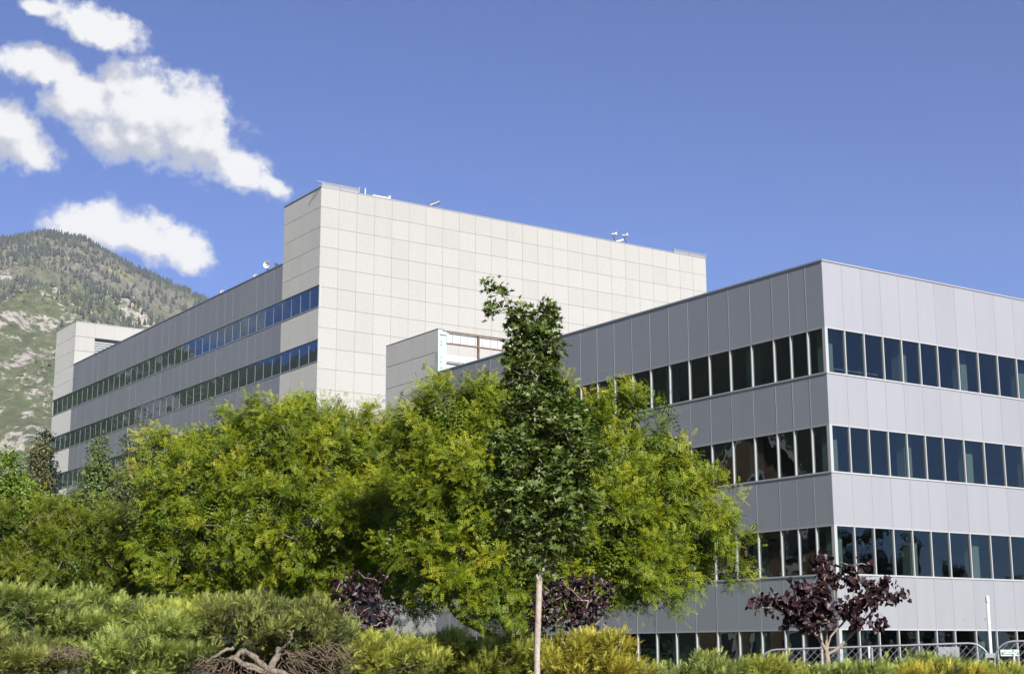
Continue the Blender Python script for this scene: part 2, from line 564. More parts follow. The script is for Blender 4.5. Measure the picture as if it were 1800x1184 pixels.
def mountain_mat():
    m, N, b, out = new_mat('mountain_rock_and_grass')
    g = N.n('ShaderNodeNewGeometry')
    sep = N.n('ShaderNodeSeparateXYZ'); N.link(g.outputs['Position'], sep.inputs[0])
    h = N.math('DIVIDE', sep.outputs[2], 730.0)
    n1 = N.noise(g.outputs['Position'], 0.016, 9, 0.70)
    n2 = N.noise(g.outputs['Position'], 0.09, 7, 0.72)
    n3 = N.noise(g.outputs['Position'], 0.004, 5, 0.6)
    grass = N.ramp(n2.outputs['Fac'], [(0.3, (0.052, 0.066, 0.034)), (0.55, (0.102, 0.115, 0.060)), (0.75, (0.165, 0.160, 0.098))])  # muted greens, with part of the haze put into the colour
    scrub = N.ramp(n2.outputs['Fac'], [(0.3, (0.08, 0.082, 0.06)), (0.6, (0.17, 0.155, 0.125)), (0.8, (0.24, 0.215, 0.18))])
    f_s = N.smooth(N.math('ADD', h, N.math('MULTIPLY', N.math('SUBTRACT', n3.outputs['Fac'], 0.5), 1.1)), 0.52, 0.82)
    col = N.mix(f_s, grass, scrub)
    mead = N.math('MULTIPLY', N.smooth(n3.outputs['Fac'], 0.56, 0.62), N.smooth(h, 0.6, 0.8))
    col = N.mix(mead, col, (0.20, 0.19, 0.08))
    rock = N.ramp(n2.outputs['Fac'], [(0.32, (0.19, 0.17, 0.155)), (0.5, (0.30, 0.268, 0.245)), (0.7, (0.40, 0.365, 0.34))])
    slope = N.n('ShaderNodeSeparateXYZ'); N.link(g.outputs['Normal'], slope.inputs[0])
    rk = N.math('ADD', n1.outputs['Fac'], N.math('MULTIPLY', N.math('SUBTRACT', 0.82, slope.outputs[2]), 0.28))
    rk = N.math('ADD', rk, N.math('MULTIPLY', N.math('SUBTRACT', n2.outputs['Fac'], 0.5), 0.62))
    rk = N.math('SUBTRACT', rk, N.math('MULTIPLY', N.smooth(h, 0.55, 0.9), 0.14))
    col = N.mix(N.smooth(rk, 0.525, 0.60), col, rock)
    dark_slope = N.smooth(N.math('ADD', N.math('DIVIDE', sep.outputs[1], N.math('ABSOLUTE', sep.outputs[0])), N.math('MULTIPLY', n3.outputs['Fac'], 0.3)), 0.62, 0.52)  # unseen slope coloured as dark forest, added to darken the window reflections
    col = N.mix(dark_slope, col, N.ramp(n2.outputs['Fac'], [(0.3, (0.012, 0.016, 0.009)), (0.6, (0.030, 0.034, 0.018)), (0.8, (0.075, 0.062, 0.045))]))
    N.link(col, b.inputs['Base Color'])
    b.inputs['Roughness'].default_value = 0.95
    b.inputs['Specular IOR Level'].default_value = 0.1
    bp = N.n('ShaderNodeBump'); bp.inputs['Strength'].default_value = 0.7; bp.inputs['Distance'].default_value = 6.0
    N.link(n2.outputs['Fac'], bp.inputs['Height']); N.link(bp.outputs[0], b.inputs['Normal'])
    return m


def build_mountain():
    az = np.concatenate([np.linspace(-180, -23, 200), np.linspace(-22.4, -8, 260), np.linspace(-7.5, 28, 30)])
    r = np.concatenate([np.linspace(850, 2600, 150), np.linspace(2640, 3300, 8)])
    A, RR = np.meshgrid(az, r)
    Z = mountain_height(A, RR)
    Z[0] -= 15
    v = np.stack([RR * np.sin(np.radians(A)), RR * np.cos(np.radians(A)), Z], -1).reshape(-1, 3)
    nx, ny = len(az), len(r)
    i = np.arange(ny - 1)[:, None] * nx + np.arange(nx - 1)[None]
    f = np.stack([i, i + nx, i + 1 + nx, i + 1], -1).reshape(-1, 4)
    tag(mobj('mountain', np_mesh('mountain', v, f, mountain_mat(), True)), kind='structure')
    # conifer woods on the upper slope and scattered scrub: one mass each
    def trees(name, n, pick, hmin, hmax, wid, mat, label, cat):
        A_, R2 = [], []
        while sum(map(len, A_)) < n:
            a = RNG.uniform(-23, -8, 20000)
            rr = RNG.uniform(950, 2640, 20000)
            keep = pick(a, rr)
            A_.append(a[keep]); R2.append(rr[keep])
        a, rr = np.concatenate(A_)[:n], np.concatenate(R2)[:n]
        p = np.stack([rr * np.sin(np.radians(a)), rr * np.cos(np.radians(a)), mountain_height(a, rr) - 0.5], 1)
        hh = RNG.uniform(hmin, hmax, n); w_ = hh * wid * RNG.uniform(0.7, 1.3, n)
        ang = RNG.uniform(0, 6.28, n)[:, None] + np.arange(5)[None] * 1.2566
        V = np.zeros((n, 11, 3)); V += p[:, None]
        V[:, :5, 0] += w_[:, None] * np.cos(ang); V[:, :5, 1] += w_[:, None] * np.sin(ang); V[:, :5, 2] += 0.10 * hh[:, None]
        V[:, 5:10, 0] += 0.62 * w_[:, None] * np.cos(ang + .6); V[:, 5:10, 1] += 0.62 * w_[:, None] * np.sin(ang + .6); V[:, 5:10, 2] += 0.5 * hh[:, None]
        V[:, 10, 2] += hh
        f0 = np.array([t for q in range(5) for t in ([q, (q + 1) % 5, 5 + q], [5 + q, (q + 1) % 5, 5 + (q + 1) % 5], [5 + q, 5 + (q + 1) % 5, 10])])
        F = (f0[None] + (np.arange(n) * 11)[:, None, None]).reshape(-1, 3)
        V = V.reshape(-1, 3); T = np.repeat(RNG.uniform(0, 1, n), 11)
        tag(mobj(name, np_mesh(name, np.array(V), np.array(F), mat, False, T)), label, cat, kind='stuff')

    def upper(a, rr):
        t = (rr - 850) / 1750
        x, y = rr * np.sin(np.radians(a)), rr * np.cos(np.radians(a))
        n = fbm(x / 150, y / 150, 21, 4)
        left = np.clip((-13.5 - a) / 6, 0, 1)
        dens = (n - 0.50) * 3.2 + (t - 0.72) * 2.6 + left * 0.55
        dens = np.where(t > 0.955, dens + 0.55, dens)
        dens = np.where((t < 0.55 - 0.08 * left), -1, dens)
        return RNG.uniform(0, 1, len(a)) < dens

    def lower(a, rr):
        t = (rr - 850) / 1750
        x, y = rr * np.sin(np.radians(a)), rr * np.cos(np.radians(a))
        n = fbm(x / 120, y / 120, 41, 4)
        return (t < 0.96) & (RNG.uniform(0, 1, len(a)) < (n - 0.50) * 3)
    conif = leaf_mat('far_conifer', [(0, (0.032, 0.042, 0.044)), (0.6, (0.052, 0.062, 0.058)), (1, (0.080, 0.085, 0.070))], 0.0, 0.8, 0.0)  # lifted blue-grey puts some of the distance haze into the colour
    scrub = leaf_mat('far_scrub', [(0, (0.05, 0.075, 0.032)), (0.5, (0.095, 0.11, 0.065)), (1, (0.18, 0.17, 0.14))], 0.0, 0.8, 0.0)
    trees('conifer_wood', 7000, upper, 5, 12, 0.22, conif, 'dark conifer wood covering the upper mountain slope and ridge', 'conifer wood')
    trees('mountain_scrub', 7000, lower, 2, 6, 0.34, scrub, 'grey green scrub scattered over the lower mountain slope', 'scrub')


build_mountain()

# ------------------------------------------------------------------ buildings
UP = np.array([0, 0, 1.0])


class Face:
    """one facade: u runs along it, off is the distance outward"""
    def __init__(s, P, d, n):
        s.P, s.d, s.n = np.array([P[0], P[1], 0.0]), d, n
        s.rz = math.atan2(d[1], d[0])

    def pt(s, u, off, z):
        return s.P + s.d * u + s.n * off + UP * z

    def panel(s, name, u0, u1, z0, z1, off, th, mat, parent, gap=0.012, jit=0.0):
        """a cladding piece whose outer face lies at off"""
        me = box_mesh(name, u1 - u0 - 2 * gap, th, z1 - z0 - 2 * gap, mat)
        return mobj(name, me, parent, s.pt((u0 + u1) / 2, off - th / 2 + (random.uniform(-jit, jit) if jit else 0), (z0 + z1) / 2), s.rz)

    def bar(s, mb, u0, u1, z0, z1, o0, o1):
        mb.box(s.pt((u0 + u1) / 2, (o0 + o1) / 2, (z0 + z1) / 2), s.d, s.n, UP, (u1 - u0) / 2, abs(o1 - o0) / 2, (z1 - z0) / 2)


def window_band(face, us, z0, z1, parent, off=-0.03, glass=None, proud=0.05, mw=0.027):
    """frame of one window strip with a pane in each bay"""
    mb = MB()
    for u in us:
        face.bar(mb, u - mw, u + mw, z0, z1, off - 0.10, off + proud)
    face.bar(mb, us[0] - 0.03, us[-1] + 0.03, z0 - 0.035, z0 + 0.03, off - 0.11, off + 0.062)
    face.bar(mb, us[0] - 0.03, us[-1] + 0.03, z1 - 0.03, z1 + 0.02, off - 0.11, off + 0.050)
    band = mobj('window_band', mb.mesh('window_band', M_MULL), parent, None)
    for a, b in zip(us[:-1], us[1:]):
        w = b - a
        me = box_mesh('pane', w - 0.05, 0.012, z1 - z0 - 0.04, glass or M_GLASS)
        o = mobj('pane', me, band, face.pt((a + b) / 2, off - 0.03, (z0 + z1) / 2),
                 rot=(R_(random.gauss(0, 0.10)), 0, face.rz + R_(random.gauss(0, 0.12))))
    return band


def caps(face, us, z0, z1, off, mb, w=0.007, proud=0.008):
    for u in us:
        face.bar(mb, u - w, u + w, z0, z1, off - 0.03, off + proud)


# ---- right office building (grey panels)
RC = np.array([12.8427, 60.0, 0.0])
FRL, FRR = Face(RC, DL, NL), Face(RC, DR, NR)
RB = empty('office_building', tuple(RC), 'silver grey panelled office block with dark window bands at the right', 'building')
r_top, r_w = 15.75 + EYE, [(11.06 + EYE, 12.95 + EYE), (7.00 + EYE, 8.92 + EYE), (2.93 + EYE, 4.86 + EYE), (-1.20 + EYE, 0.78 + EYE)]
uL = [0.0, 1.0, 2.0, 3.0] + [3.0 + 1.3686 * i for i in range(1, 21)]           # ends at 30.37
uR = [1.15 * i for i in range(7)] + [6.9 + 1.345 * i for i in range(1, 12)]
LEN_L, LEN_R = uL[-1], uR[-1]
spans = [(r_w[0][1], r_top)] + [(r_w[i + 1][1], r_w[i][0]) for i in range(3)] + [(0.0, r_w[3][0])]
for face, us in ((FRL, uL), (FRR, uR)):
    capmb = MB()
    for k, (z0, z1) in enumerate(spans):
        if k < 4:
            for a, b in zip(us[:-1], us[1:]):
                face.panel('spandrel_panel', a, b, z0, z1, 0.0, 0.05, M_ALU, RB, gap=0.009, jit=0.0025)
            caps(face, us[1:-1], z0 + 0.03, z1 - 0.02, 0.0, capmb)
        else:
            face.panel('base_panel', us[0], us[-1], z0, z1, 0.0, 0.05, M_ALU, RB)
    face.bar(capmb, -0.025, us[-1], r_top, r_top + 0.07, -0.35, 0.035)
    tag(mobj('joint_trim', capmb.mesh('joint_trim', M_CAP), RB), kind='stuff')
    for z0, z1 in r_w:
        window_band(face, us, z0, z1, RB)


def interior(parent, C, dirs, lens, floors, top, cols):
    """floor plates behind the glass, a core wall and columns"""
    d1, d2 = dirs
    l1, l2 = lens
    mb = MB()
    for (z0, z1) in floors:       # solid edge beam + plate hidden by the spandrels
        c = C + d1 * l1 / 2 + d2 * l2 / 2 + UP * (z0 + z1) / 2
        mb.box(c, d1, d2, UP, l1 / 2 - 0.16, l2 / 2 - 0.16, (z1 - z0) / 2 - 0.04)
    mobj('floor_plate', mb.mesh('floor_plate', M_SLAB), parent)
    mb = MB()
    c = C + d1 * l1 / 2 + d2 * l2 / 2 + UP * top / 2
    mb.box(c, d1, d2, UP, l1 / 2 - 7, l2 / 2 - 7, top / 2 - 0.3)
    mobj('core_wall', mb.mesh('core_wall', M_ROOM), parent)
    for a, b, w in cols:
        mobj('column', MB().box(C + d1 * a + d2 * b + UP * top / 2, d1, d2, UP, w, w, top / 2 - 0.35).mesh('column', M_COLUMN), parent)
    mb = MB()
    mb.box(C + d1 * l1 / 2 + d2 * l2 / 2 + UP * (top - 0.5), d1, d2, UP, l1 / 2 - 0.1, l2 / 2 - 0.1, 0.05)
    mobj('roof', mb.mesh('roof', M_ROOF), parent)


cols = [(a, b, 0.22) for a in (0.9, 5.2, 10.7, 16.2, 21.6, 27.0) for b in (0.9, 5.4, 9.4, 13.5, 18.0) if a < 1 or b < 1 or (a < 6 and b < 6)]
interior(RB, RC, (DL, DR), (LEN_L, LEN_R), [(0, r_w[3][0] - 0.25)] + [(r_w[i + 1][1], r_w[i][0] - 0.45) for i in range(3)] + [(r_w[0][1], r_w[0][1] + 0.5)], r_top, cols)
# desks and chairs rails behind the corner glass of the top floor are read as a low rail
mb = MB()
for u in (1.2, 2.0, 2.9):
    mb.box(RC + DL * 0.9 + DR * u + UP * (r_w[0][0] + 0.15), DL, DR, UP, 0.03, 0.03, 0.35)
mb.box(RC + DL * 0.9 + DR * 2.4 + UP * (r_w[0][0] + 0.42), DL, DR, UP, 0.02, 1.6, 0.03)
mobj('handrail', mb.mesh('handrail', M_CAP), RB)
# far walls close the block
mb = MB()
mb.box(RC + DR * (LEN_R + 0.03) + DL * LEN_L / 2 + UP * r_top / 2, DL, DR, UP, LEN_L / 2, 0.03, r_top / 2 - 0.02)
mb.box(RC + DL * (LEN_L - 0.2) + DR * LEN_R / 2 + UP * (r_top / 2), DL, DR, UP, 0.03, LEN_R / 2 - 0.2, r_top / 2 - 0.1)
mobj('rear_wall', mb.mesh('rear_wall', M_ALU), RB)
for (u, z, s) in ((7.52, 1.21, 0.03), (8.90, 1.24, 0.05)):    # two small holes left by a removed sign
    mobj('bracket_hole', MB().lathe(FRR.pt(u, -0.004, z + EYE), NR, [(0.0, s), (0.008, s * 0.8), (0.009, 0.001)], 8).mesh('bracket_hole', M_STEEL), RB)

# ---- granite stair tower joined to the far end of the shaded facade
GC = RC + DL * (LEN_L + 0.02)
FGL, FGR = Face(GC, DL, NL), Face(GC, DR, NR)
ST = empty('stair_tower', tuple(GC), 'grey granite clad stair tower with unfinished open top frame behind the grey block', 'building')
g_top = 18.34 + EYE
gu = [1.535 * i for i in range(5)]
gz = [g_top - 1.345 * i for i in range(16)]
for a, b in zip(gu[:-1], gu[1:]):
    for z1, z0 in zip(gz[:-1], gz[1:]):
        if z0 > -0.6:
            FGL.panel('granite_panel', a, b, max(z0, 0.0), z1, 0.0, 0.04, M_GRANITE, ST, gap=0.014, jit=0.003)
mb = MB()
FGL.bar(mb, 0.02, 6.12, 0, g_top - 0.02, -0.35, -0.06)
mobj('backing_wall', mb.mesh('backing_wall', M_BACK), ST)
mb = MB()      # the lower part is closed; its roof lies just under the neighbour's parapet
mb.box(GC + DL * 3.2 + DR * 4.5 + UP * 8.0, DL, DR, UP, 2.85, 4.1, 8.0)
mobj('tower_body', mb.mesh('tower_body', M_ROOF), ST)
mb = MB(); FGR.bar(mb, 0.0, 0.56, r_top + 0.1, g_top - 0.05, -0.30, 0.0)
wrap = mobj('wrap_board', mb.mesh('wrap_board', M_WRAP), ST)
mb = MB()
for z in (16.35, 16.62, 17.35, 17.55, 16.0):
    FGR.bar(mb, 0.14 + 0.05 * random.random(), 0.24 + .05 * random.random(), z + EYE, z + EYE + 0.11, 0.0, 0.004)
mobj('print_mark', mb.mesh('print_mark', M_WRAPMARK), wrap)
mb = MB(); FGR.bar(mb, 0.55, 0.72, 17.55 + EYE, 18.1 + EYE, -0.1, 0.06); FGR.bar(mb, 0.1, 0.66, 18.02 + EYE, 18.14 + EYE, 0.0, 0.07)
mobj('torn_wrap', mb.mesh('torn_wrap', M_WRAP), ST)
mb = MB(); FGR.bar(mb, 0.58, 2.76, 16.50 + EYE, 16.88 + EYE, -0.28, -0.06)
mobj('wrap_board', mb.mesh('wrap_board', M_WRAP), ST)
mb = MB(); FGR.bar(mb, 0.30, 8.6, 18.235 + EYE, 18.30 + EYE, -0.12, 0.02)
mobj('steel_beam', mb.mesh('steel_beam', M_STEEL), ST)
mb = MB(); FGR.bar(mb, 0.58, 8.6, 17.525 + EYE, 17.60 + EYE, -0.14, 0.02)
mobj('steel_beam', mb.mesh('steel_beam', M_STEEL), ST)
for u in (2.82, 6.3):
    mb = MB(); FGR.bar(mb, u - 0.045, u + 0.045, r_top - 0.3, 18.215 + EYE, -0.13, 0.03)
    mobj('steel_post', mb.mesh('steel_post', M_STEEL), ST)
mb = MB(); FGR.bar(mb, 0.58, 8.6, 17.62 + EYE, 18.21 + EYE, -0.16, -0.145)
sh_ = mobj('white_sheathing', mb.mesh('white_sheathing', M_WHITE), ST)
mb = MB()
for i in range(15):
    u = 1.07 + 0.53 * i
    FGR.bar(mb, u - 0.018, u + 0.018, 17.62 + EYE, 18.21 + EYE, -0.145, -0.10)
mobj('stud', mb.mesh('stud', M_CAP), sh_)
mb = MB(); FGR.bar(mb, 0.57, 8.6, 14.5 + EYE, 16.46 + EYE, -0.40, -0.30)
mobj('white_sheathing', mb.mesh('white_sheathing', M_WHITE), ST)
mb = MB(); FGL.bar(mb, 0.0, 6.15, g_top, g_top + 0.04, -0.4, 0.012)
mobj('coping', mb.mesh('coping', M_CAP), ST)

# ---- rear office building (granite end wall, grey shaded flank)
LC = np.array([-13.9347, 105.0, 0.0])
FLL, FLR = Face(LC, DL, NL), Face(LC, DR, NR)
LB = empty('office_building', tuple(LC), 'taller pale granite office building with windowless sunlit end wall', 'building')
l_top, l_roof = 33.30 + EYE, 28.80 + EYE
l_w = [(24.31 + EYE, 25.95 + EYE), (20.31 + EYE, 21.93 + EYE), (16.30 + EYE, 17.90 + EYE)]
PU = 37.33 / 25
lz = [l_top - 1.5 * i for i in range(24)]
# end wall: the eleven upper rows piece by piece, the rest behind the trees as one
nr = 0
for j in range(25):
    for i in range(11):
        FLR.panel('granite_panel', j * PU, (j + 1) * PU, lz[i + 1], lz[i], 0.0, 0.04, M_GRANITE, LB, gap=0.010, jit=0.003)
mb = MB()
for j in range(25):
    for i in range(11, 23):
        z0 = max(0.05, lz[i + 1])
        FLR.bar(mb, j * PU + 0.016, (j + 1) * PU - 0.016, z0 + 0.016, lz[i] - 0.016, -0.04, 0.0)
tag(mobj('granite_panels_below', mb.mesh('granite_panels_below', M_GRANITE), LB), kind='stuff')
gu = [6.14 / 4 * i for i in range(5)]
lo_u, hi_u = 54.90, 61.27
su = [6.14 + (54.90 - 6.14) / 32 * i for i in range(33)]
hu = [lo_u + (hi_u - lo_u) / 4 * i for i in range(5)]
# granite piers at both ends of the flank
def pier(us):
    rows = [l_top, l_top - 1.5, l_top - 3.0, l_top - 4.5, l_top - 6.0, l_w[0][1]]
    for z1, z0 in zip(rows[:-1], rows[1:]):
        for a, b in zip(us[:-1], us[1:]):
            FLL.panel('granite_panel', a, b, z0, z1, 0.0, 0.04, M_GRANITE, LB, gap=0.012, jit=0.003)
    for k in range(3):
        z1 = l_w[k][0]
        z0 = l_w[k + 1][1] if k < 2 else z1 - 2.4
        for a, b in ((us[0], us[1]), (us[1], us[3]), (us[3], us[4])):
            FLL.panel('granite_panel', a, b, z0, z1, 0.0, 0.04, M_GRANITE, LB, gap=0.012, jit=0.003)


pier(gu); pier(hu)
l_sp = [(l_w[0][1], l_roof), (l_w[1][1], l_w[0][0]), (l_w[2][1], l_w[1][0]), (l_w[2][0] - 2.4, l_w[2][0])]
capmb = MB()
for z0, z1 in l_sp:
    for a, b in zip(su[:-1], su[1:]):
        FLL.panel('spandrel_panel', a, b, z0, z1, 0.0, 0.05, M_ALU, LB, gap=0.012, jit=0.003)
    caps(FLL, su[1:-1], z0 + 0.03, z1 - 0.03, 0.0, capmb, 0.012, 0.003)
FLL.bar(capmb, su[0], su[-1], l_roof, l_roof + 0.08, -0.4, 0.03)
tag(mobj('joint_trim', capmb.mesh('joint_trim', M_CAP), LB), kind='stuff')
allu = gu + su[1:] + hu[1:]
for z0, z1 in l_w:
    window_band(FLL, allu, z0, z1, LB, off=-0.04, glass=M_GLASS2, proud=-0.015, mw=0.02)
mb = MB()    # structure behind the cladding
H1 = l_w[2][0] - 2.42
FLL.bar(mb, 0.06, 61.2, 0, H1, -0.4, -0.07)
for z0, z1 in l_sp[1:3] + [(l_w[0][1], l_roof - 0.05)]:
    FLL.bar(mb, 0.06, 61.2, z0 + 0.03, z1 - 0.03, -0.4, -0.07)
FLL.bar(mb, 0.06, 61.2, H1, l_w[2][0] - 0.04, -0.4, -0.07)
FLL.bar(mb, 0.06, 6.12, l_w[0][1] + 0.03, l_top - 0.03, -0.4, -0.07)
FLL.bar(mb, 54.95, 61.2, l_w[0][1] + 0.03, l_top - 0.03, -0.4, -0.07)
FLR.bar(mb, 0.42, 37.25, 0, l_top - 0.03, -0.4, -0.07)
mobj('backing_wall', mb.mesh('backing_wall', M_BACK), LB)
mb = MB(); FLL.bar(mb, 0.0, 61.3, 0.0, H1 - 0.02, -0.04, 0.0)
mobj('lower_flank_wall', mb.mesh('lower_flank_wall', M_ALU), LB)
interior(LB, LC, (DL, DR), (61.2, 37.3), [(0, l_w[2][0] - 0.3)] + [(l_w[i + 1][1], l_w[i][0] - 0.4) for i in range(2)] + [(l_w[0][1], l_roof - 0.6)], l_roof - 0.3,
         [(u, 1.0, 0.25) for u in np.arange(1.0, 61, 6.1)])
mb = MB()
mb.box(LC + DR * 37.3 + DL * 3.1 + UP * l_top / 2, DL, DR, UP, 3.05, 0.03, l_top / 2 - 0.02)
mb.box(LC + DR * 18.6 + DL * 6.1 + UP * (l_roof / 2 + l_top / 2), DL, DR, UP, 0.05, 18.6, (l_top - l_roof) / 2 - 0.05)
mb.box(LC + DR * 18.7 + DL * 3.06 + UP * (l_top - 0.3), DL, DR, UP, 2.7, 18.3, 0.05)
mb.box(LC + DR * 37.3 + DL * 33 + UP * l_roof / 2, DL, DR, UP, 28, 0.03, l_roof / 2 - 0.2)
mobj('rear_wall', mb.mesh('rear_wall', M_GRANITE), LB)
mb = MB(); FLR.bar(mb, -0.02, 37.36, l_top, l_top + 0.06, -0.4, 0.03); FLL.bar(mb, 0.4, 6.16, l_top, l_top + 0.06, -0.4, 0.03)
mobj('coping', mb.mesh('coping', M_CAP), LB)
# far end tower above the roof
FT = Face(LC + DL * 54.9, DR, NR)
tz = [l_top, l_top - 1.5, l_top - 3.0, l_roof - 0.3]
tw = 2.05
for j in range(9):
    for i in range(3):
        if i >= 1 and 1 <= j <= 5: continue
        FT.panel('granite_panel', j * tw, (j + 1) * tw, tz[i + 1], tz[i], 0.0, 0.04, M_GRANITE, LB, gap=0.018)
mb = MB(); FT.bar(mb, 0.06, 18.4, tz[1] - 0.02, l_top - 0.04, -0.5, -0.06)
FT.bar(mb, tw * 6, 18.4, l_roof - 0.5, tz[1], -0.5, -0.06); FT.bar(mb, 0.06, tw - 0.02, l_roof - 0.5, tz[1], -0.5, -0.06)
mobj('backing_wall', mb.mesh('backing_wall', M_BACK), LB)
mb = MB()
for i in range(9):
    z = tz[1] - 0.02 - 0.25 * i
    FT.bar(mb, tw, tw * 6, z - 0.18, z, -0.46 + 0.005 * (i % 2), -0.36)
mobj('louvre_screen', mb.mesh('louvre_screen', simple('louvre_grey', (0.30, 0.31, 0.32), 0.6)), LB)
mb = MB(); FT.bar(mb, tw, tw * 6, l_roof - 0.5, tz[1], -0.9, -0.8)
mobj('louvre_backing', mb.mesh('louvre_backing', M_DARKMETAL), LB)
mb = MB(); mb.box(LC + DL * 58.1 + DR * 9.2 + UP * (l_top - 0.2), DL, DR, UP, 3.0, 9.1, 0.05)
mb.box(LC + DL * 61.2 + DR * 9.2 + UP * (l_top / 2), DL, DR, UP, 0.03, 9.2, l_top / 2 - 0.05)
mobj('tower_roof', mb.mesh('tower_roof', M_ROOF), LB)
mb = MB(); FT.bar(mb, -0.02, 18.5, l_top, l_top + 0.06, -0.4, 0.03)
mobj('coping', mb.mesh('coping', M_CAP), LB)


# ------------------------------------------------------------------ rooftop fittings
def onface(face, x, y):
    """point of a facade's plane seen at a survey pixel"""
    r = ray(x, y)
    n = np.array([face.d[1], -face.d[0], 0])
    t = (n @ (face.P - np.array([0, 0, 0]))) / (n @ r)
    p = t * r
    p[2] += EYE
    return (p - face.P) @ face.d, p[2]


def floodlight(face, x, y, aim, dia, post, label, arm=None, dark=False):
    """bowl reflector on a yoke and stem, standing on the parapet"""
    u, z = onface(face, x, y)
    top = l_roof if face is FLL else l_top
    c = face.pt(u, -0.15, z)
    base = face.pt(u, -0.15, top + 0.06)
    o = empty('floodlight', tuple(base), label, 'floodlight', 'floodlights on the parapets')
    aim = np.asarray(aim, float); aim /= np.linalg.norm(aim)
    r = dia / 2
    m = M_DARKMETAL if dark else M_WHITE
    prof = [(-0.9 * r, 0.16 * r), (-0.75 * r, 0.3 * r), (-0.35 * r, 0.62 * r), (0.0, 0.88 * r), (0.25 * r, r), (0.27 * r, 0.97 * r), (0.0, 0.83 * r), (-0.35 * r, 0.55 * r), (-0.6 * r, 0.12 * r)]
    bowl = mobj('reflector_bowl', MB().lathe(c, aim, prof, 18).mesh('reflector_bowl', m, True), o)
    mobj('lamp_bulb', MB().lathe(c, aim, [(-0.6 * r, 0.05 * r), (-0.4 * r, 0.15 * r), (-0.1 * r, 0.17 * r), (0.05 * r, 0.02 * r)], 10).mesh('lamp_bulb', M_WHITE, True), bowl)
    mobj('housing', MB().lathe(c, aim, [(-1.7 * r, 0.02 * r), (-1.65 * r, 0.34 * r), (-0.95 * r, 0.36 * r), (-0.85 * r, 0.1 * r)], 12).mesh('housing', m), o)
    mb = MB()
    mb.tube([base + UP * -0.05, c - aim * 1.2 * r - UP * 0.3 * r], 0.035, 6)
    mobj('stem', mb.mesh('stem', M_DARKMETAL), o)
    if arm is not None:
        mb = MB(); mb.tube([base, base + np.asarray(arm)], 0.10, 6)
        mobj('arm', mb.mesh('arm', M_WHITE), o)
    return o


floodlight(FLL, 466, 465, NL * 0.7 + NR * 0.75 + UP * -0.05, 0.56, 0.5, 'round white floodlight on thin stem above the grey flank parapet')
floodlight(FLL, 482, 467, -DR * 0.9 + DL * 0.45 - UP * 0.15, 0.55, 0.5, 'dark floodlight next to the granite end block, turned left', dark=True)
floodlight(FLL, 446, 485, NR + NL * 0.2, 0.36, 0.3, 'small white floodlight on the flank parapet, middle of the row', arm=DL * 0.75 - UP * 0.05)
floodlight(FLL, 387.5, 513, NR + NL * 0.2, 0.36, 0.3, 'small white floodlight on the flank parapet, farthest left', arm=DL * 0.75 - UP * 0.05)
floodlight(FLR, 1084, 411, DR * 0.8 + NR * 0.3, 0.42, 0.7, 'white floodlight on bent arm over the end wall parapet', arm=DR * 0.8 + UP * 0.3)
floodlight(FLR, 1104, 413, DR * 0.75 + NR * 0.5, 0.46, 0.7, 'white floodlight on slim stem, rightmost on the end wall parapet')
# tilted tube lamp
u, z = onface(FLR, 763, 363)
t0, t1 = FLR.pt(u - 0.35, -0.15, l_top + 0.14), FLR.pt(u + 0.45, -0.1, l_top + 0.55)
o = empty('tube_lamp', tuple(FLR.pt(u - 0.3, -0.15, l_top + 0.06)), 'grey cylinder lamp leaning out over the granite end wall parapet', 'lamp')
mobj('lamp_body', MB().lathe(t0, t1 - t0, [(0, 0.02), (0.0, 0.13), (0.78, 0.13), (0.80, 0.16), (0.92, 0.16), (0.93, 0.02)], 12).mesh('lamp_body', M_GALV), o)
mobj('bracket', MB().tube([FLR.pt(u - 0.42, -0.15, l_top + 0.03), t0], 0.05).mesh('bracket', M_DARKMETAL), o)


def guard(u0, u1, z1, over, label):
    o = empty('parapet_guard', tuple(FLR.pt((u0 + u1) / 2, 0, l_top + 0.06)), label, 'guard rail', 'guards on the end wall parapet')
    mb = MB()
    n = int((u1 - u0) / 0.06)
    for i in range(n + 1):
        u = u0 + (u1 - u0) * i / n
        FLR.bar(mb, u - 0.022, u + 0.022, l_top + 0.10, z1 - 0.05, -0.03, 0.0)
    mobj('bar_panel', mb.mesh('bar_panel', M_CAP), o)
    mb = MB()
    FLR.bar(mb, u0 - over, u1, z1 - 0.05, z1, -0.06, 0.03); FLR.bar(mb, u0 - over * 0.6, u1, l_top + 0.06, l_top + 0.10, -0.06, 0.03)
    mobj('rail', mb.mesh('rail', M_CAP), o)
    for f in (0.0, 0.5, 1.0):
        u = u0 + (u1 - u0) * f
        mb = MB(); FLR.bar(mb, u - 0.035, u + 0.035, l_top + 0.062, z1 + 0.12 * (f == 1.0), 0.032, 0.075)
        mobj('post', mb.mesh('post', M_CAP), o)


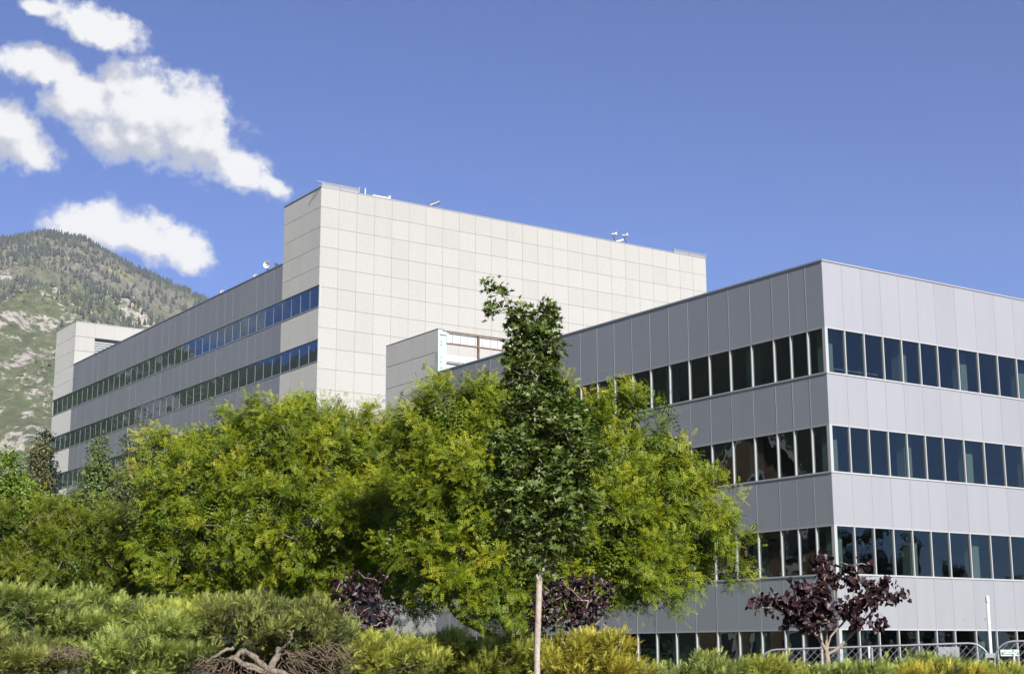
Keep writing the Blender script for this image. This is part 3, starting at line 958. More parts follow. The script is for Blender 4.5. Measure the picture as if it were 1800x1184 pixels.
guard(0.05, 3.1, l_top + 0.40, 0.45, 'pale metal bar guard at the near left corner of the end wall')
guard(33.7, 37.3, l_top + 0.36, 0.0, 'pale metal bar guard at the far right end of the end wall')
for u, h, lab in ((3.72, 0.48, 'thin white vent pipe on the end wall parapet beside the guard'), (5.8, 0.24, 'short white roof vent right of the thin pipe on the parapet')):
    o = empty('roof_vent', tuple(FLR.pt(u, -0.15, l_top + 0.06)), lab, 'vent')
    rr = 0.05 if h > 0.3 else 0.12
    mobj('pipe', MB().lathe(FLR.pt(u, -0.15, l_top + 0.05), UP, [(0, rr), (h, rr)], 10).mesh('pipe', M_WHITE), o)
    mobj('cap', MB().lathe(FLR.pt(u, -0.15, l_top + 0.05 + h), UP, [(0, rr * 1.3), (0.04, rr * 1.3), (0.06, 0.005)], 10).mesh('cap', M_WHITE), o)
mb = MB(); FLR.bar(mb, 4.3, 5.7, l_top + 0.062, l_top + 0.16, -0.2, 0.0)
tag(mobj('cable_tray', mb.mesh('cable_tray', M_WHITE)), 'flat white cable tray lying along the end wall parapet', 'cable tray')

# ------------------------------------------------------------------ vegetation
def norm(v):
    return v / (np.linalg.norm(v, axis=-1, keepdims=True) + 1e-12)


def scatter(tv, tf, pos, xdir, up, scale):
    """join copies of a template (x = length, z = face normal) at pos"""
    x = norm(xdir)
    y = norm(np.cross(up, x))
    z = np.cross(x, y)
    Rm = np.stack([x, y, z], -1)                      # columns
    V = np.einsum('nij,kj->nki', Rm, tv) * np.asarray(scale)[:, None, None] + pos[:, None]
    F = tf[None] + (np.arange(len(pos)) * len(tv))[:, None, None]
    return V.reshape(-1, 3), F.reshape(-1, 3)


def sph(n):
    return norm(RNG.standard_normal((n, 3)))


def frond_template(pairs=4):
    """pinnate leaf: leaflets in pairs along a drooping midrib"""
    v, f = [], []
    def leaflet(p, d, ln, wd):
        d = np.asarray(d, float); d /= np.linalg.norm(d)
        s_ = np.array([-d[1], d[0], 0])
        k = len(v)
        v.extend([p - s_ * wd * 0.5 + d * ln * 0.25, p + s_ * wd * 0.5 + d * ln * 0.25, p + d * ln]); f.append([k, k + 1, k + 2])
    for i in range(pairs):
        t = 0.12 + 0.8 * i / (pairs - 1)
        p = np.array([t, 0, -0.20 * t * t])
        ln = 0.36 * (1 - 0.45 * abs(t - 0.45))
        for sgn in (-1, 1):
            leaflet(p, (0.62, sgn * 1.0, -0.12 - 0.2 * t), ln, 0.185)
    leaflet(np.array([0.92, 0, -0.28]), (1, 0, -0.5), 0.28, 0.13)
    return np.array(v), np.array(f)


def maple_leaf():
    ang = [0, 18, 36, 62, 84, 112, 150, 180]
    rad = [0.62, 0.30, 0.26, 0.58, 0.25, 0.42, 0.22, 0.12]
    pts = [(0.0, 0.0, -0.05)]
    full = [(a, r) for a, r in zip(ang, rad)] + [(360 - a, r) for a, r in zip(ang[-2:0:-1], rad[-2:0:-1])]
    for a, r in full:
        pts.append((0.42 + r * math.cos(R_(a)) - 0.06, r * math.sin(R_(a)), 0.05 * abs(math.sin(R_(a))) - 0.10 * max(0, math.cos(R_(a)))))
    pts[0] = (0.40, 0, 0.0)
    n = len(full)
    return np.array(pts), np.array([[0, 1 + i, 1 + (i + 1) % n] for i in range(n)])


def heart_leaf():
    p = [(0.08, 0, 0), (-0.06, 0.28, .05), (0.12, 0.46, .08), (0.45, 0.42, .05), (0.95, 0, -.10), (0.45, -0.42, .05), (0.12, -0.46, .08), (-0.06, -0.28, .05), (0.4, 0, -.03)]
    return np.array(p, float), np.array([[8, 0, 7], [8, 7, 6], [8, 6, 5], [8, 5, 4], [8, 4, 3], [8, 3, 2], [8, 2, 1], [8, 1, 0]])


def simple_leaf():
    p = [(0, 0, 0), (0.45, 0.26, 0.03), (1, 0, -0.05), (0.45, -0.26, 0.03)]
    return np.array(p, float), np.array([[0, 1, 2], [0, 2, 3]])


def spray_template(n=9, seed=1):
    """flat feathery juniper branchlet"""
    rg = np.random.default_rng(seed)
    v, f = [], []
    def blade(p, d, ln, wd):
        d = np.asarray(d, float); d /= np.linalg.norm(d)
        s_ = np.cross(d, (0.2, 0.1, 1.0)); s_ /= np.linalg.norm(s_)
        k = len(v)
        v.extend([p - s_ * wd, p + s_ * wd, p + d * ln]); f.append([k, k + 1, k + 2])
    blade(np.zeros(3), (1, 0, 0.05), 1.05, 0.034)
    for i in range(n):
        t = 0.08 + 0.8 * i / n
        sgn = 1 if i % 2 else -1
        p = np.array([t, 0, 0.05 * t])
        blade(p, (0.85, sgn * rg.uniform(0.45, 0.9), rg.uniform(-0.2, 0.55)), rg.uniform(0.32, 0.5) * (1.2 - 0.5 * t), 0.032)
    return np.array(v), np.array(f)


FROND = frond_template()
MAPLE = maple_leaf()
HEART = heart_leaf()
LEAF = simple_leaf()
SPRAY = [spray_template(8, 1), spray_template(7, 2), spray_template(7, 3)]


def px_lobes(lobes, Y, dmul=1.0):
    """crown lobes given as survey pixel centre, half-sizes and depth shift -> world centres and radii"""
    out = []
    for x, y, rx, ry, *dz in lobes:
        d = Y + (dz[0] if dz else 0.0)
        k = d / F_PX
        out.append((at(x, y, d), np.array([rx * k, 0.5 * (rx + ry) * k * dmul, ry * k])))
    return out


def lobe_points(lobes, n, hollow=0.55):
    """n points in the lobes, denser toward their skins; returns points and outward directions"""
    vol = np.array([np.prod(r) ** 0.75 for c, r in lobes]); vol /= vol.sum()
    idx = RNG.choice(len(lobes), n, p=vol)
    d = sph(n)
    rad = (hollow ** 3 + (1 - hollow ** 3) * RNG.uniform(0, 1, n)) ** (1 / 3)
    C_ = np.array([c for c, r in lobes])[idx]; R2 = np.array([r for c, r in lobes])[idx]
    return C_ + d * R2 * rad[:, None], norm(d / R2)


def sublobes(lobes, n, r0, r1, flat=0.75, hollow=0.75):
    """small clumps spread through the lobes"""
    c, o = lobe_points(lobes, n, hollow)
    r = RNG.uniform(r0, r1, n)
    return [(c[i], np.array([r[i], r[i], r[i] * flat])) for i in range(n)]


def skeleton(paths, tips, r_tip, r_base, step=0.22, power=0.5, wig=0.05):
    """limbs (given polylines) plus branches that run to every tip"""
    P, par = [], []
    for path in paths:
        path = np.asarray(path, float)
        seg = np.linalg.norm(np.diff(path, axis=0), axis=1); L = np.concatenate([[0], np.cumsum(seg)])
        m = max(2, int(L[-1] / step) + 1)
        s_ = np.linspace(0, L[-1], m)
        pts = np.stack([np.interp(s_, L, path[:, k]) for k in range(3)], 1)
        prev = -1
        if P:
            dd = np.linalg.norm(np.array(P) - pts[0], axis=1)
            if dd.min() < 0.5: prev = int(dd.argmin())
        for q in pts:
            P.append(q + (RNG.standard_normal(3) * wig * 0.3 * step if prev >= 0 else 0)); par.append(prev); prev = len(P) - 1
    root = np.array(P[0])
    order = np.argsort(np.linalg.norm(tips - root, axis=1))
    arr = np.zeros((len(P) + len(tips) * 40, 3)); n = len(P); arr[:n] = P
    for ti in order:
        t = tips[ti]
        d = arr[:n] - t
        dist = np.linalg.norm(d, axis=1)
        cost = dist + np.maximum(0, d[:, 2]) * 1.6 + 0.15 * np.linalg.norm(arr[:n] - root, axis=1) * 0
        j = int(cost.argmin())
        a = arr[j]; L = dist[j]
        k = max(1, int(L / step))
        prev = j
        if n + k >= len(arr): break
        for q in range(1, k + 1):
            s_ = q / k
            p = a + (t - a) * s_ + np.array([0, 0, 0.10 * L * math.sin(math.pi * s_)]) + RNG.standard_normal(3) * wig * min(1, L) * (q < k)
            arr[n] = p; par.append(prev); prev = n; n += 1
    arr = arr[:n]; par = np.array(par)
    cnt = np.zeros(n); has = np.bincount(par[par >= 0], minlength=n) > 0
    cnt[~has] = 1
    for i in range(n - 1, -1, -1):
        if par[i] >= 0: cnt[par[i]] += cnt[i]
    mx = cnt.max()
    rad = r_tip + (r_base - r_tip) * (cnt / mx) ** power
    return arr, par, rad


def skel_mesh(name, arr, par, rad, mat, sides=5):
    i = np.where(par >= 0)[0]
    a, b = arr[par[i]], arr[i]
    ra, rb = np.minimum(rad[par[i]], rad[i] * 1.35), rad[i]
    d = norm(b - a)
    ref = np.where(np.abs(d[:, 2:3]) < 0.9, np.array([[0, 0, 1.0]]), np.array([[1.0, 0, 0]]))
    u = norm(np.cross(d, ref)); w = np.cross(d, u)
    ang = np.arange(sides) * 2 * math.pi / sides
    ring = np.cos(ang)[None, :, None] * u[:, None] + np.sin(ang)[None, :, None] * w[:, None]
    A = (a - d * ra[:, None] * 0.4)[:, None] + ring * ra[:, None, None]
    B = (b + d * rb[:, None] * 0.4)[:, None] + ring * rb[:, None, None]
    V = np.concatenate([A, B], 1).reshape(-1, 3)
    q = np.array([[j, (j + 1) % sides, sides + (j + 1) % sides, sides + j] for j in range(sides)])
    F = (q[None] + (np.arange(len(i)) * 2 * sides)[:, None, None]).reshape(-1, 4)
    return np_mesh(name, V, F, mat, True)


def rand_perp(d):
    r = sph(len(d))
    return norm(r - d * (r * d).sum(1, keepdims=True))


# ---- honey locusts
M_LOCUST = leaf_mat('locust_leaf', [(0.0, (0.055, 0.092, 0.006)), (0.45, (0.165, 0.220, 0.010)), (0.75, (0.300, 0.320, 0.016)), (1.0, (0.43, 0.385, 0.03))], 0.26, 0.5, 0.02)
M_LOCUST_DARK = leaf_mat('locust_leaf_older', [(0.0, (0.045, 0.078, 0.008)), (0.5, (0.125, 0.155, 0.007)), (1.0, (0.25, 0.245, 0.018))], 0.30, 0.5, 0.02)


def locust(Y, lobes, limbs, n_tips, per, label, mat, base, dmul=1.0, size=0.172, r_base=0.12, group='honey locusts', bare=0.9):
    lb = px_lobes(lobes, Y, dmul)
    o = empty('honey_locust_tree', tuple(base), label, 'tree', group)
    nc = int(n_tips * 0.68)
    clumps = sublobes(lb, max(30, n_tips // 9), 0.22, 0.48, 0.7, 0.72)
    t1, o1 = lobe_points(clumps, nc, 0.5)
    t2, o2 = lobe_points(lb, n_tips - nc, 0.35)
    tips, out = np.concatenate([t1, t2]), np.concatenate([o1, o2])
    pm = RNG.permutation(n_tips); tips, out = tips[pm], out[pm]
    arr, par, rad = skeleton(limbs, tips[: min(650, int(n_tips * bare))], 0.006, r_base)
    mobj('trunk', skel_mesh('trunk', arr, par, rad, M_BARK), o)
    ctr = np.mean([c for c, r in lb], axis=0)
    # leafy twigs: every tip carries a few shoots, every shoot a row of fronds
    keep = (out[:, 1] < 0.55) | (RNG.uniform(0, 1, n_tips) < 0.3)
    tips, out = tips[keep], out[keep]; n_tips = len(tips)
    sh_n = 5
    T = np.repeat(tips, sh_n, 0); O = np.repeat(out, sh_n, 0)
    ctint = np.repeat(RNG.normal(0.0, 0.13, n_tips), sh_n)
    outw = norm(T - ctr)
    sd = norm(O * 0.7 + outw * 0.35 + np.array([0, 0, 0.30]) + sph(len(T)) * 0.75)
    ln = RNG.uniform(0.25, 0.60, len(T))
    k = per // sh_n
    s_ = RNG.uniform(0, 1, (len(T), k))
    pos = T[:, None] + sd[:, None] * (s_ * ln[:, None])[..., None] + np.array([0, 0, -0.10]) * (s_ ** 2)[..., None] * ln[:, None, None]
    pos = (pos + RNG.normal(0, 0.03, pos.shape)).reshape(-1, 3)
    D = np.repeat(sd, k, 0); U = np.repeat(O, k, 0)
    s_ = s_.ravel()
    fd = norm(D * (0.45 + 0.6 * s_[:, None]) + rand_perp(D) * 0.85 + np.array([0, 0, 0.02]))
    up = norm(np.array([0, 0, 0.7]) + 0.4 * U + 0.5 * SUN + sph(len(fd)) * 0.5)
    size_ = size * RNG.uniform(0.65, 1.2, len(fd)) * (1 - 0.35 * s_)
    # new growth at the shoot ends is yellower
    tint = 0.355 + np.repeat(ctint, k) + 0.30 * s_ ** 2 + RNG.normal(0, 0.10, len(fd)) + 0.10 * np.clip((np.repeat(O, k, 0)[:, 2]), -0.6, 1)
    ni = n_tips * 6                                     # larger filler leaves, tinted dark for the shade inside the crown
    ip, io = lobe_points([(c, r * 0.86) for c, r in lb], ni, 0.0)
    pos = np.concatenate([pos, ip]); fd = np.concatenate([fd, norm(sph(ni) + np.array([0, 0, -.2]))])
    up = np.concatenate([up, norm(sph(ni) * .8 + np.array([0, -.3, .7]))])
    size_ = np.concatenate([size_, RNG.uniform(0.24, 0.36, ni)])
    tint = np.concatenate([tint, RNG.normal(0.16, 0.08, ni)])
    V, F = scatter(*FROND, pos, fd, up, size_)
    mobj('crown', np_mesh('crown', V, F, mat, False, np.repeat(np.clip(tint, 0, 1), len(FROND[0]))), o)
    return o


YA = 31.0
A_LOBES = [(480, 785, 95, 70, -.5), (545, 775, 75, 55, .6), (400, 815, 80, 60), (330, 845, 70, 65, -.4), (590, 820, 110, 90), (675, 815, 75, 70, .3), (720, 870, 60, 90, .3),
           (440, 890, 110, 70, -.9), (330, 930, 75, 60, -.8), (550, 920, 120, 75, -1.0), (670, 930, 95, 80, -.7), (430, 985, 120, 50, -.5), (580, 1000, 110, 45, -.6), (700, 1010, 70, 50, -.2),
           (300, 985, 45, 45, -.3), (292, 790, 30, 22, 0), (268, 872, 22, 30, -.2), (345, 768, 26, 22, .2), (500, 722, 40, 18, .2), (415, 750, 35, 25), (640, 752, 40, 25), (268, 920, 30, 45), (590, 735, 30, 25, .2),
           (380, 1030, 80, 35), (500, 1045, 90, 30), (705, 785, 40, 35, .3), (660, 770, 35, 28, .3)]
baseA = at(565, 1143, YA); baseA[2] = 0.0
limbsA = [[baseA, at(562, 1080, YA), at(552, 1000, YA - .2), at(520, 900, YA - .3), at(480, 800, YA - .2), at(478, 730, YA - .1)],
          [at(562, 1085, YA), at(600, 1010, YA), at(640, 920, YA + .2), at(690, 830, YA + .3)],
          [at(556, 1040, YA), at(490, 985, YA - .5), at(400, 930, YA - .6), at(320, 860, YA - .4), at(285, 800, YA)],
          [at(545, 980, YA), at(570, 900, YA + .3), at(590, 800, YA + .4), at(600, 740, YA + .4)],
          [at(520, 1000, YA - .4), at(430, 970, YA - .8), at(330, 950, YA - .8), at(275, 900, YA - .5)]]
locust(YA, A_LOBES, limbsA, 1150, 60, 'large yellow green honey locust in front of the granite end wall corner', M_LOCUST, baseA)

YB = 27.0
B_LOBES = [(790, 735, 75, 55), (740, 790, 50, 55, .3), (845, 720, 50, 40, .3), (820, 820, 95, 75, -.3), (770, 900, 80, 75, -.5), (870, 900, 100, 80, -.6), (800, 985, 75, 60, -.5), (900, 990, 90, 60, -.5),
           (920, 780, 70, 70, .3), (1010, 740, 60, 55, .4), (1070, 740, 70, 50, .2), (1050, 830, 90, 80, -.2), (1135, 790, 55, 45, .2), (1140, 870, 80, 65, -.3), (1060, 930, 100, 80, -.6),
           (1185, 900, 60, 55, -.2), (1150, 965, 80, 55, -.4), (1220, 955, 55, 30, -.2), (1255, 940, 30, 20, -.1), (1110, 1015, 70, 35, -.3), (1000, 1010, 80, 45, -.4), (1165, 725, 22, 32, .2), (1110, 705, 30, 20, .2),
           (1215, 850, 38, 35), (1205, 800, 20, 25), (730, 940, 40, 50), (860, 1045, 60, 25, -.6), (920, 1065, 50, 25, -.6), (735, 735, 22, 22), (1225, 1000, 30, 18), (1180, 1010, 40, 22)]
baseB = at(905, 1143, YB); baseB[2] = 0.0
limbsB = [[baseB, at(890, 1128, YB), at(845, 1105, YB - .2), at(808, 1087, YB - .3), at(775, 1040, YB - .3), at(765, 960, YB - .2), at(780, 860, YB - .1), at(790, 740, YB)],
          [at(895, 1130, YB), at(893, 1105, YB - .2), at(872, 1075, YB - .2), at(852, 1055, YB - .2), at(855, 960, YB), at(880, 860, YB + .1), at(900, 760, YB + .2)],
          [at(900, 1135, YB), at(960, 1070, YB), at(1020, 980, YB - .1), at(1050, 880, YB), at(1070, 760, YB + .1)],
          [at(1000, 1010, YB - .1), at(1080, 960, YB - .3), at(1160, 930, YB - .3), at(1250, 940, YB - .1)],
          [at(1040, 920, YB), at(1110, 850, YB), at(1160, 760, YB + .1)]]
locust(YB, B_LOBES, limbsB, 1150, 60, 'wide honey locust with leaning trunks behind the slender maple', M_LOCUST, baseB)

YD = 33.0
D_LOBES = [(60, 950, 85, 55), (165, 945, 85, 55, .4), (240, 960, 60, 55, .6), (10, 985, 60, 70), (110, 1005, 110, 55, -.4), (220, 1015, 80, 45, .2), (40, 1040, 90, 40, -.4), (150, 1055, 110, 30, -.3), (280, 1020, 45, 55, .8),
           (330, 1060, 80, 25, 1.2), (120, 915, 50, 25, .2), (210, 905, 40, 22, .5), (-60, 960, 60, 80)]
baseD = at(120, 1143, YD); baseD[2] = 0.0
limbsD = [[baseD, at(120, 1090, YD), at(100, 1020, YD), at(60, 950, YD)], [at(120, 1085, YD), at(170, 1010, YD), at(190, 930, YD + .2)], [at(125, 1100, YD), at(230, 1050, YD + .3), at(270, 980, YD + .6)]]
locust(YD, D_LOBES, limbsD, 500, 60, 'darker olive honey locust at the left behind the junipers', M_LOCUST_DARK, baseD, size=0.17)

# ---- broadleaf trees farther back on the left
def leafy_tree(name, Y, lobes, limbs, n_leaf, leaf, size, mat, bark, label, base, n_tips=160, dmul=1.0, r_base=0.12, hollow=0.45, group=None, droop=0.2, clump=0.22, cat='tree', r_tip=0.006, tint0=0.5):
    lb = px_lobes(lobes, Y, dmul) if not isinstance(lobes[0][0], np.ndarray) else lobes
    o = empty(name, tuple(base), label, cat, group)
    tips, out = lobe_points(lb, n_tips, hollow)
    arr, par, rad = skeleton(limbs, tips, r_tip, r_base)
    mobj('trunk', skel_mesh('trunk', arr, par, rad, bark), o)
    idx = RNG.integers(0, n_tips, n_leaf)
    pos = tips[idx] + sph(n_leaf) * (RNG.uniform(0, 1, n_leaf) ** 0.5 * clump)[:, None]
    ct = RNG.normal(0, 0.12, n_tips)[idx]
    d = norm(out[idx] * 0.6 + sph(n_leaf) + np.array([0, 0, -droop]))
    up = norm(out[idx] * 0.8 + np.array([0, 0, 0.6]) + sph(n_leaf) * 0.6)
    V, F = scatter(*leaf, pos, d, up, size * RNG.uniform(0.65, 1.2, n_leaf))
    mobj('crown', np_mesh('crown', V, F, mat, False, np.repeat(np.clip(tint0 + ct + RNG.normal(0, 0.15, n_leaf), 0, 1), len(leaf[0]))), o)
    return o


M_BRIGHT = leaf_mat('bright_leaf', [(0, (0.05, 0.10, 0.015)), (0.6, (0.155, 0.23, 0.022)), (1, (0.26, 0.32, 0.05))], 0.35, gloss=0.02)
M_POPLAR = leaf_mat('poplar_leaf', [(0, (0.06, 0.095, 0.028)), (0.6, (0.145, 0.20, 0.055)), (1, (0.24, 0.29, 0.10))], 0.30, gloss=0.02)
M_SAGE = leaf_mat('sage_leaf', [(0, (0.06, 0.080, 0.035)), (0.6, (0.140, 0.165, 0.070)), (1, (0.24, 0.25, 0.125))], 0.30, gloss=0.02)
M_CONIFER = leaf_mat('dark_needles', [(0, (0.010, 0.016, 0.008)), (1, (0.03, 0.045, 0.018))], 0.1)
M_OLIVE = leaf_mat('olive_scrub_leaf', [(0, (0.05, 0.055, 0.025)), (0.6, (0.135, 0.135, 0.055)), (1, (0.22, 0.21, 0.10))], 0.25, gloss=0.02)

def ground_at(x, Y, z=0.0):
    p = at(x, 1143, Y); p[2] = z
    return p


Y1 = 58.0
b = ground_at(5, Y1)
leafy_tree('broadleaf_tree', Y1, [(0, 835, 40, 45), (35, 870, 40, 40), (-30, 900, 50, 60), (20, 930, 60, 50), (75, 905, 40, 25), (105, 895, 25, 20)], [[b, at(5, 1000, Y1), at(5, 850, Y1)]], 17000, LEAF, 0.17, M_BRIGHT, M_BARK,
           'bright green broadleaf tree at the left picture edge below the mountain', b, 220, clump=0.45)
b = ground_at(62, 70)
leafy_tree('olive_tree', 70, [(60, 840, 22, 35), (55, 865, 25, 30), (70, 800, 10, 30), (60, 890, 30, 40)], [[b, at(60, 1000, 70), at(62, 830, 70)]], 6000, LEAF, 0.17, M_OLIVE, M_BARK,
           'dull olive tree beside the left end of the rear building', b, 110, clump=0.5)
b = ground_at(80, 118)
leafy_tree('dark_conifer', 118, [(82, 780, 8, 20), (80, 815, 14, 30), (78, 850, 20, 30), (76, 890, 24, 40), (78, 940, 26, 50)], [[b, at(80, 1000, 118), at(82, 770, 118)]], 9000, LEAF, 0.34, M_CONIFER, M_BARK,
           'nearly black conifer squeezed against the left end of the rear building', b, 160, clump=0.6, hollow=0.2)
Y2 = 50.0
b = ground_at(172, Y2)
leafy_tree('poplar_tree', Y2, [(173, 785, 11, 22), (174, 815, 19, 25), (172, 850, 26, 30), (170, 890, 34, 35), (165, 930, 40, 40), (135, 900, 25, 28)], [[b, at(172, 1000, Y2), at(173, 775, Y2)]], 9500, LEAF, 0.13, M_POPLAR, M_BARK,
           'slender light green poplar with a pointed top before the grey flank', b, 210, clump=0.32, hollow=0.2)
b = ground_at(235, Y2)
leafy_tree('willow_tree', Y2, [(225, 775, 7, 25), (247, 768, 8, 28), (262, 790, 8, 20), (240, 820, 30, 32), (275, 830, 22, 35), (215, 850, 24, 30), (250, 870, 40, 35), (240, 920, 50, 40), (290, 870, 20, 35)],
           [[b, at(236, 1000, Y2), at(228, 900, Y2), at(224, 752, Y2)], [at(236, 1000, Y2), at(248, 880, Y2), at(247, 745, Y2)], [at(240, 960, Y2), at(265, 860, Y2), at(264, 772, Y2)]], 11000, LEAF, 0.11, M_SAGE, M_BARKLIGHT,
           'wispy grey green tree with thin bare tips before the grey flank', b, 260, clump=0.30, hollow=0.2, r_base=0.07)

# ---- slender maple in front
M_MAPLE = leaf_mat('maple_leaf', [(0, (0.026, 0.050, 0.010)), (0.5, (0.075, 0.115, 0.018)), (0.8, (0.150, 0.200, 0.042)), (1, (0.27, 0.33, 0.12))], 0.28, 0.45, 0.02)
YM = 14.0
bM = at(944, 1200, YM); bM[2] = float(berm(np.array(bM[0]), np.array(YM)))
tm = [bM, at(944, 1150, YM), at(946, 1080, YM), at(948, 1020, YM), at(952, 960, YM), at(950, 880, YM), at(945, 790, YM), at(936, 690, YM), at(925, 610, YM), at(900, 550, YM), at(880, 510, YM)]
M_LOB = [(870, 505, 7, 12), (884, 522, 15, 14), (868, 545, 10, 7), (900, 550, 22, 20), (950, 565, 26, 26), (925, 600, 34, 32), (962, 610, 22, 35), (895, 625, 18, 14), (930, 660, 38, 40), (900, 690, 18, 14), (955, 690, 30, 40),
         (935, 735, 50, 45), (975, 770, 50, 50), (905, 785, 50, 45), (1010, 745, 30, 35, .1), (1020, 810, 35, 50), (940, 830, 70, 55), (900, 870, 45, 50), (985, 880, 60, 50), (935, 920, 55, 45), (985, 940, 40, 35), (925, 975, 38, 25), (965, 985, 30, 20)]
limbsM = [tm, [at(948, 1022, YM), at(958, 990, YM - .03), at(964, 950, YM - .05), at(975, 880, YM)], [at(948, 1022, YM), at(940, 1000, YM), at(935, 985, YM), at(915, 920, YM)], [at(936, 700, YM), at(958, 640, YM), at(955, 560, YM)]]
lbM = px_lobes(M_LOB, YM)
oM = empty('maple_tree', tuple(bM), 'slender dark green young maple with crooked top and bare pale trunk in front', 'tree')
tips, out = lobe_points(lbM, 560, 0.45)
arr, par, rad = skeleton(limbsM, tips, 0.003, 0.024, step=0.1, wig=0.03)
rad = np.where(arr[:, 2] < at(948, 1022, YM)[2], 0.029, rad)
mobj('trunk', skel_mesh('trunk', arr, par, rad, M_MAPLEBARK, 8), oM)
nl = 11500
idx = RNG.integers(0, 560, nl)
pos = tips[idx] + sph(nl) * (RNG.uniform(0, 1, nl) ** 0.5 * 0.11)[:, None]
d = norm(out[idx] * 0.8 + sph(nl) * 0.8 + np.array([0.25, 0, 0.15]))
up = norm(np.array([0, 0, 0.9]) + out[idx] * 0.5 + sph(nl) * 0.6)
side = (pos[:, 0] - at(950, 800, YM)[0])
tint = 0.50 + RNG.normal(0, 0.17, nl) + (RNG.uniform(0, 1, nl) < 0.10) * 0.45
V, F = scatter(*MAPLE, pos, d, up, 0.074 * RNG.uniform(0.5, 1.4, nl))
mobj('crown', np_mesh('crown', V, F, M_MAPLE, False, np.repeat(np.clip(tint, 0, 1), len(MAPLE[0]))), oM)

# ---- purple-leaved redbuds
M_PURPLE = leaf_mat('purple_leaf', [(0, (0.014, 0.008, 0.010)), (0.6, (0.036, 0.014, 0.017)), (0.92, (0.070, 0.027, 0.030)), (1, (0.050, 0.045, 0.022))], 0.25, 0.45, 0.025)

def redbud(Y, lobes, limbs, n_leaf, n_tips, label, base, size=0.075, r_base=0.03, clump=0.10):
    lb = px_lobes(lobes, Y)
    o = empty('redbud_tree', tuple(base), label, 'tree', 'purple redbuds')
    tips, out = lobe_points(lb, n_tips, 0.1)
    arr, par, rad = skeleton(limbs, tips, 0.0028, r_base, step=0.09, wig=0.04)
    mobj('trunk', skel_mesh('trunk', arr, par, rad, M_BARKLIGHT, 6), o)
    idx = RNG.integers(0, n_tips, n_leaf)
    pos = tips[idx] + sph(n_leaf) * (RNG.uniform(0, 1, n_leaf) ** 0.6 * clump)[:, None]
    d = norm(sph(n_leaf) * 0.75 + out[idx] * 0.4 + np.array([0, 0, -0.75]))
    up = norm(out[idx] * 0.6 + sph(n_leaf) * 0.8 + np.array([0.2, -0.3, 0.45]))
    V, F = scatter(*HEART, pos, d, up, size * RNG.uniform(0.55, 1.2, n_leaf))
    mobj('crown', np_mesh('crown', V, F, M_PURPLE, False, np.repeat(np.clip(RNG.normal(0.5, 0.22, n_leaf), 0, 1), len(HEART[0]))), o)


YR = 17.0
bR = at(1453, 1190, YR); bR[2] = float(berm(np.array(bR[0]), np.array(YR))) - 0.05
def z9(x, y): return at(1300 + x / 5.06, 950 + y / 5.06, YR)
R_LOB = [(1300 + x / 5.06, 950 + y / 5.06, rx / 5.06, ry / 5.06, dz) for x, y, rx, ry, dz in
         [(745, 160, 70, 70, 0), (780, 270, 80, 60, .05), (900, 190, 30, 45, .1), (850, 380, 70, 50, 0), (1000, 260, 50, 40, .1), (1110, 200, 45, 28, .1), (1010, 360, 90, 50, 0), (1200, 390, 70, 60, .1), (1310, 330, 30, 35, .1), (1380, 380, 40, 25, .1),
          (1240, 480, 120, 50, 0), (1400, 490, 80, 40, 0), (1490, 475, 40, 22, 0), (1100, 560, 110, 55, -.1), (950, 600, 90, 60, -.1), (1040, 690, 80, 40, -.1), (1220, 720, 80, 30, 0), (1240, 650, 40, 25, 0),
          (650, 420, 110, 70, 0), (520, 400, 60, 50, .1), (720, 520, 110, 80, -.1), (560, 560, 110, 70, -.1), (400, 540, 100, 55, 0), (250, 500, 80, 40, 0), (170, 520, 40, 40, 0), (90, 600, 40, 30, 0), (290, 620, 40, 30, 0),
          (470, 640, 90, 55, -.1), (440, 745, 55, 28, 0), (620, 690, 110, 70, -.1), (750, 720, 80, 60, -.1), (560, 770, 50, 30, 0), (800, 630, 60, 50, 0)]]
limbsR = [[bR, z9(785, 1080), z9(775, 1000), z9(770, 900), z9(770, 770), z9(765, 600), z9(760, 500), z9(745, 200)],
          [z9(775, 1000), z9(800, 860), z9(880, 770), z9(950, 700), z9(1000, 560), z9(1040, 300)],
          [z9(778, 985), z9(740, 930), z9(690, 840), z9(600, 750), z9(510, 700), z9(300, 590), z9(90, 600)],
          [z9(780, 1010), z9(870, 960), z9(960, 870), z9(1120, 700), z9(1260, 530), z9(1480, 480)],
          [z9(765, 560), z9(700, 440), z9(650, 340)], [z9(770, 650), z9(850, 560), z9(830, 380)]]
redbud(YR, R_LOB, limbsR, 1650, 330, 'small purple leaved tree with open crown before the grey block corner', bR, 0.076, 0.030, 0.085)
YQ = 21.0
bQ = ground_at(1010, YQ, 0.25)
redbud(YQ, [(985, 1035, 40, 25), (1035, 1040, 50, 28), (1075, 1050, 25, 16), (1000, 1070, 50, 25), (1040, 1075, 35, 25), (955, 1060, 25, 22), (945, 1090, 20, 15), (1020, 1020, 35, 14)],
       [[bQ, at(1008, 1110, YQ), at(1000, 1085, YQ), at(985, 1040, YQ)], [at(1008, 1112, YQ), at(1025, 1080, YQ), at(1045, 1050, YQ), at(1070, 1045, YQ)], [at(1008, 1112, YQ), at(985, 1085, YQ), at(960, 1060, YQ)]], 900, 190,
       'purple leaved tree partly behind the pale maple trunk', bQ, 0.072, 0.022, 0.12)
bP = ground_at(612, YQ, 0.25)
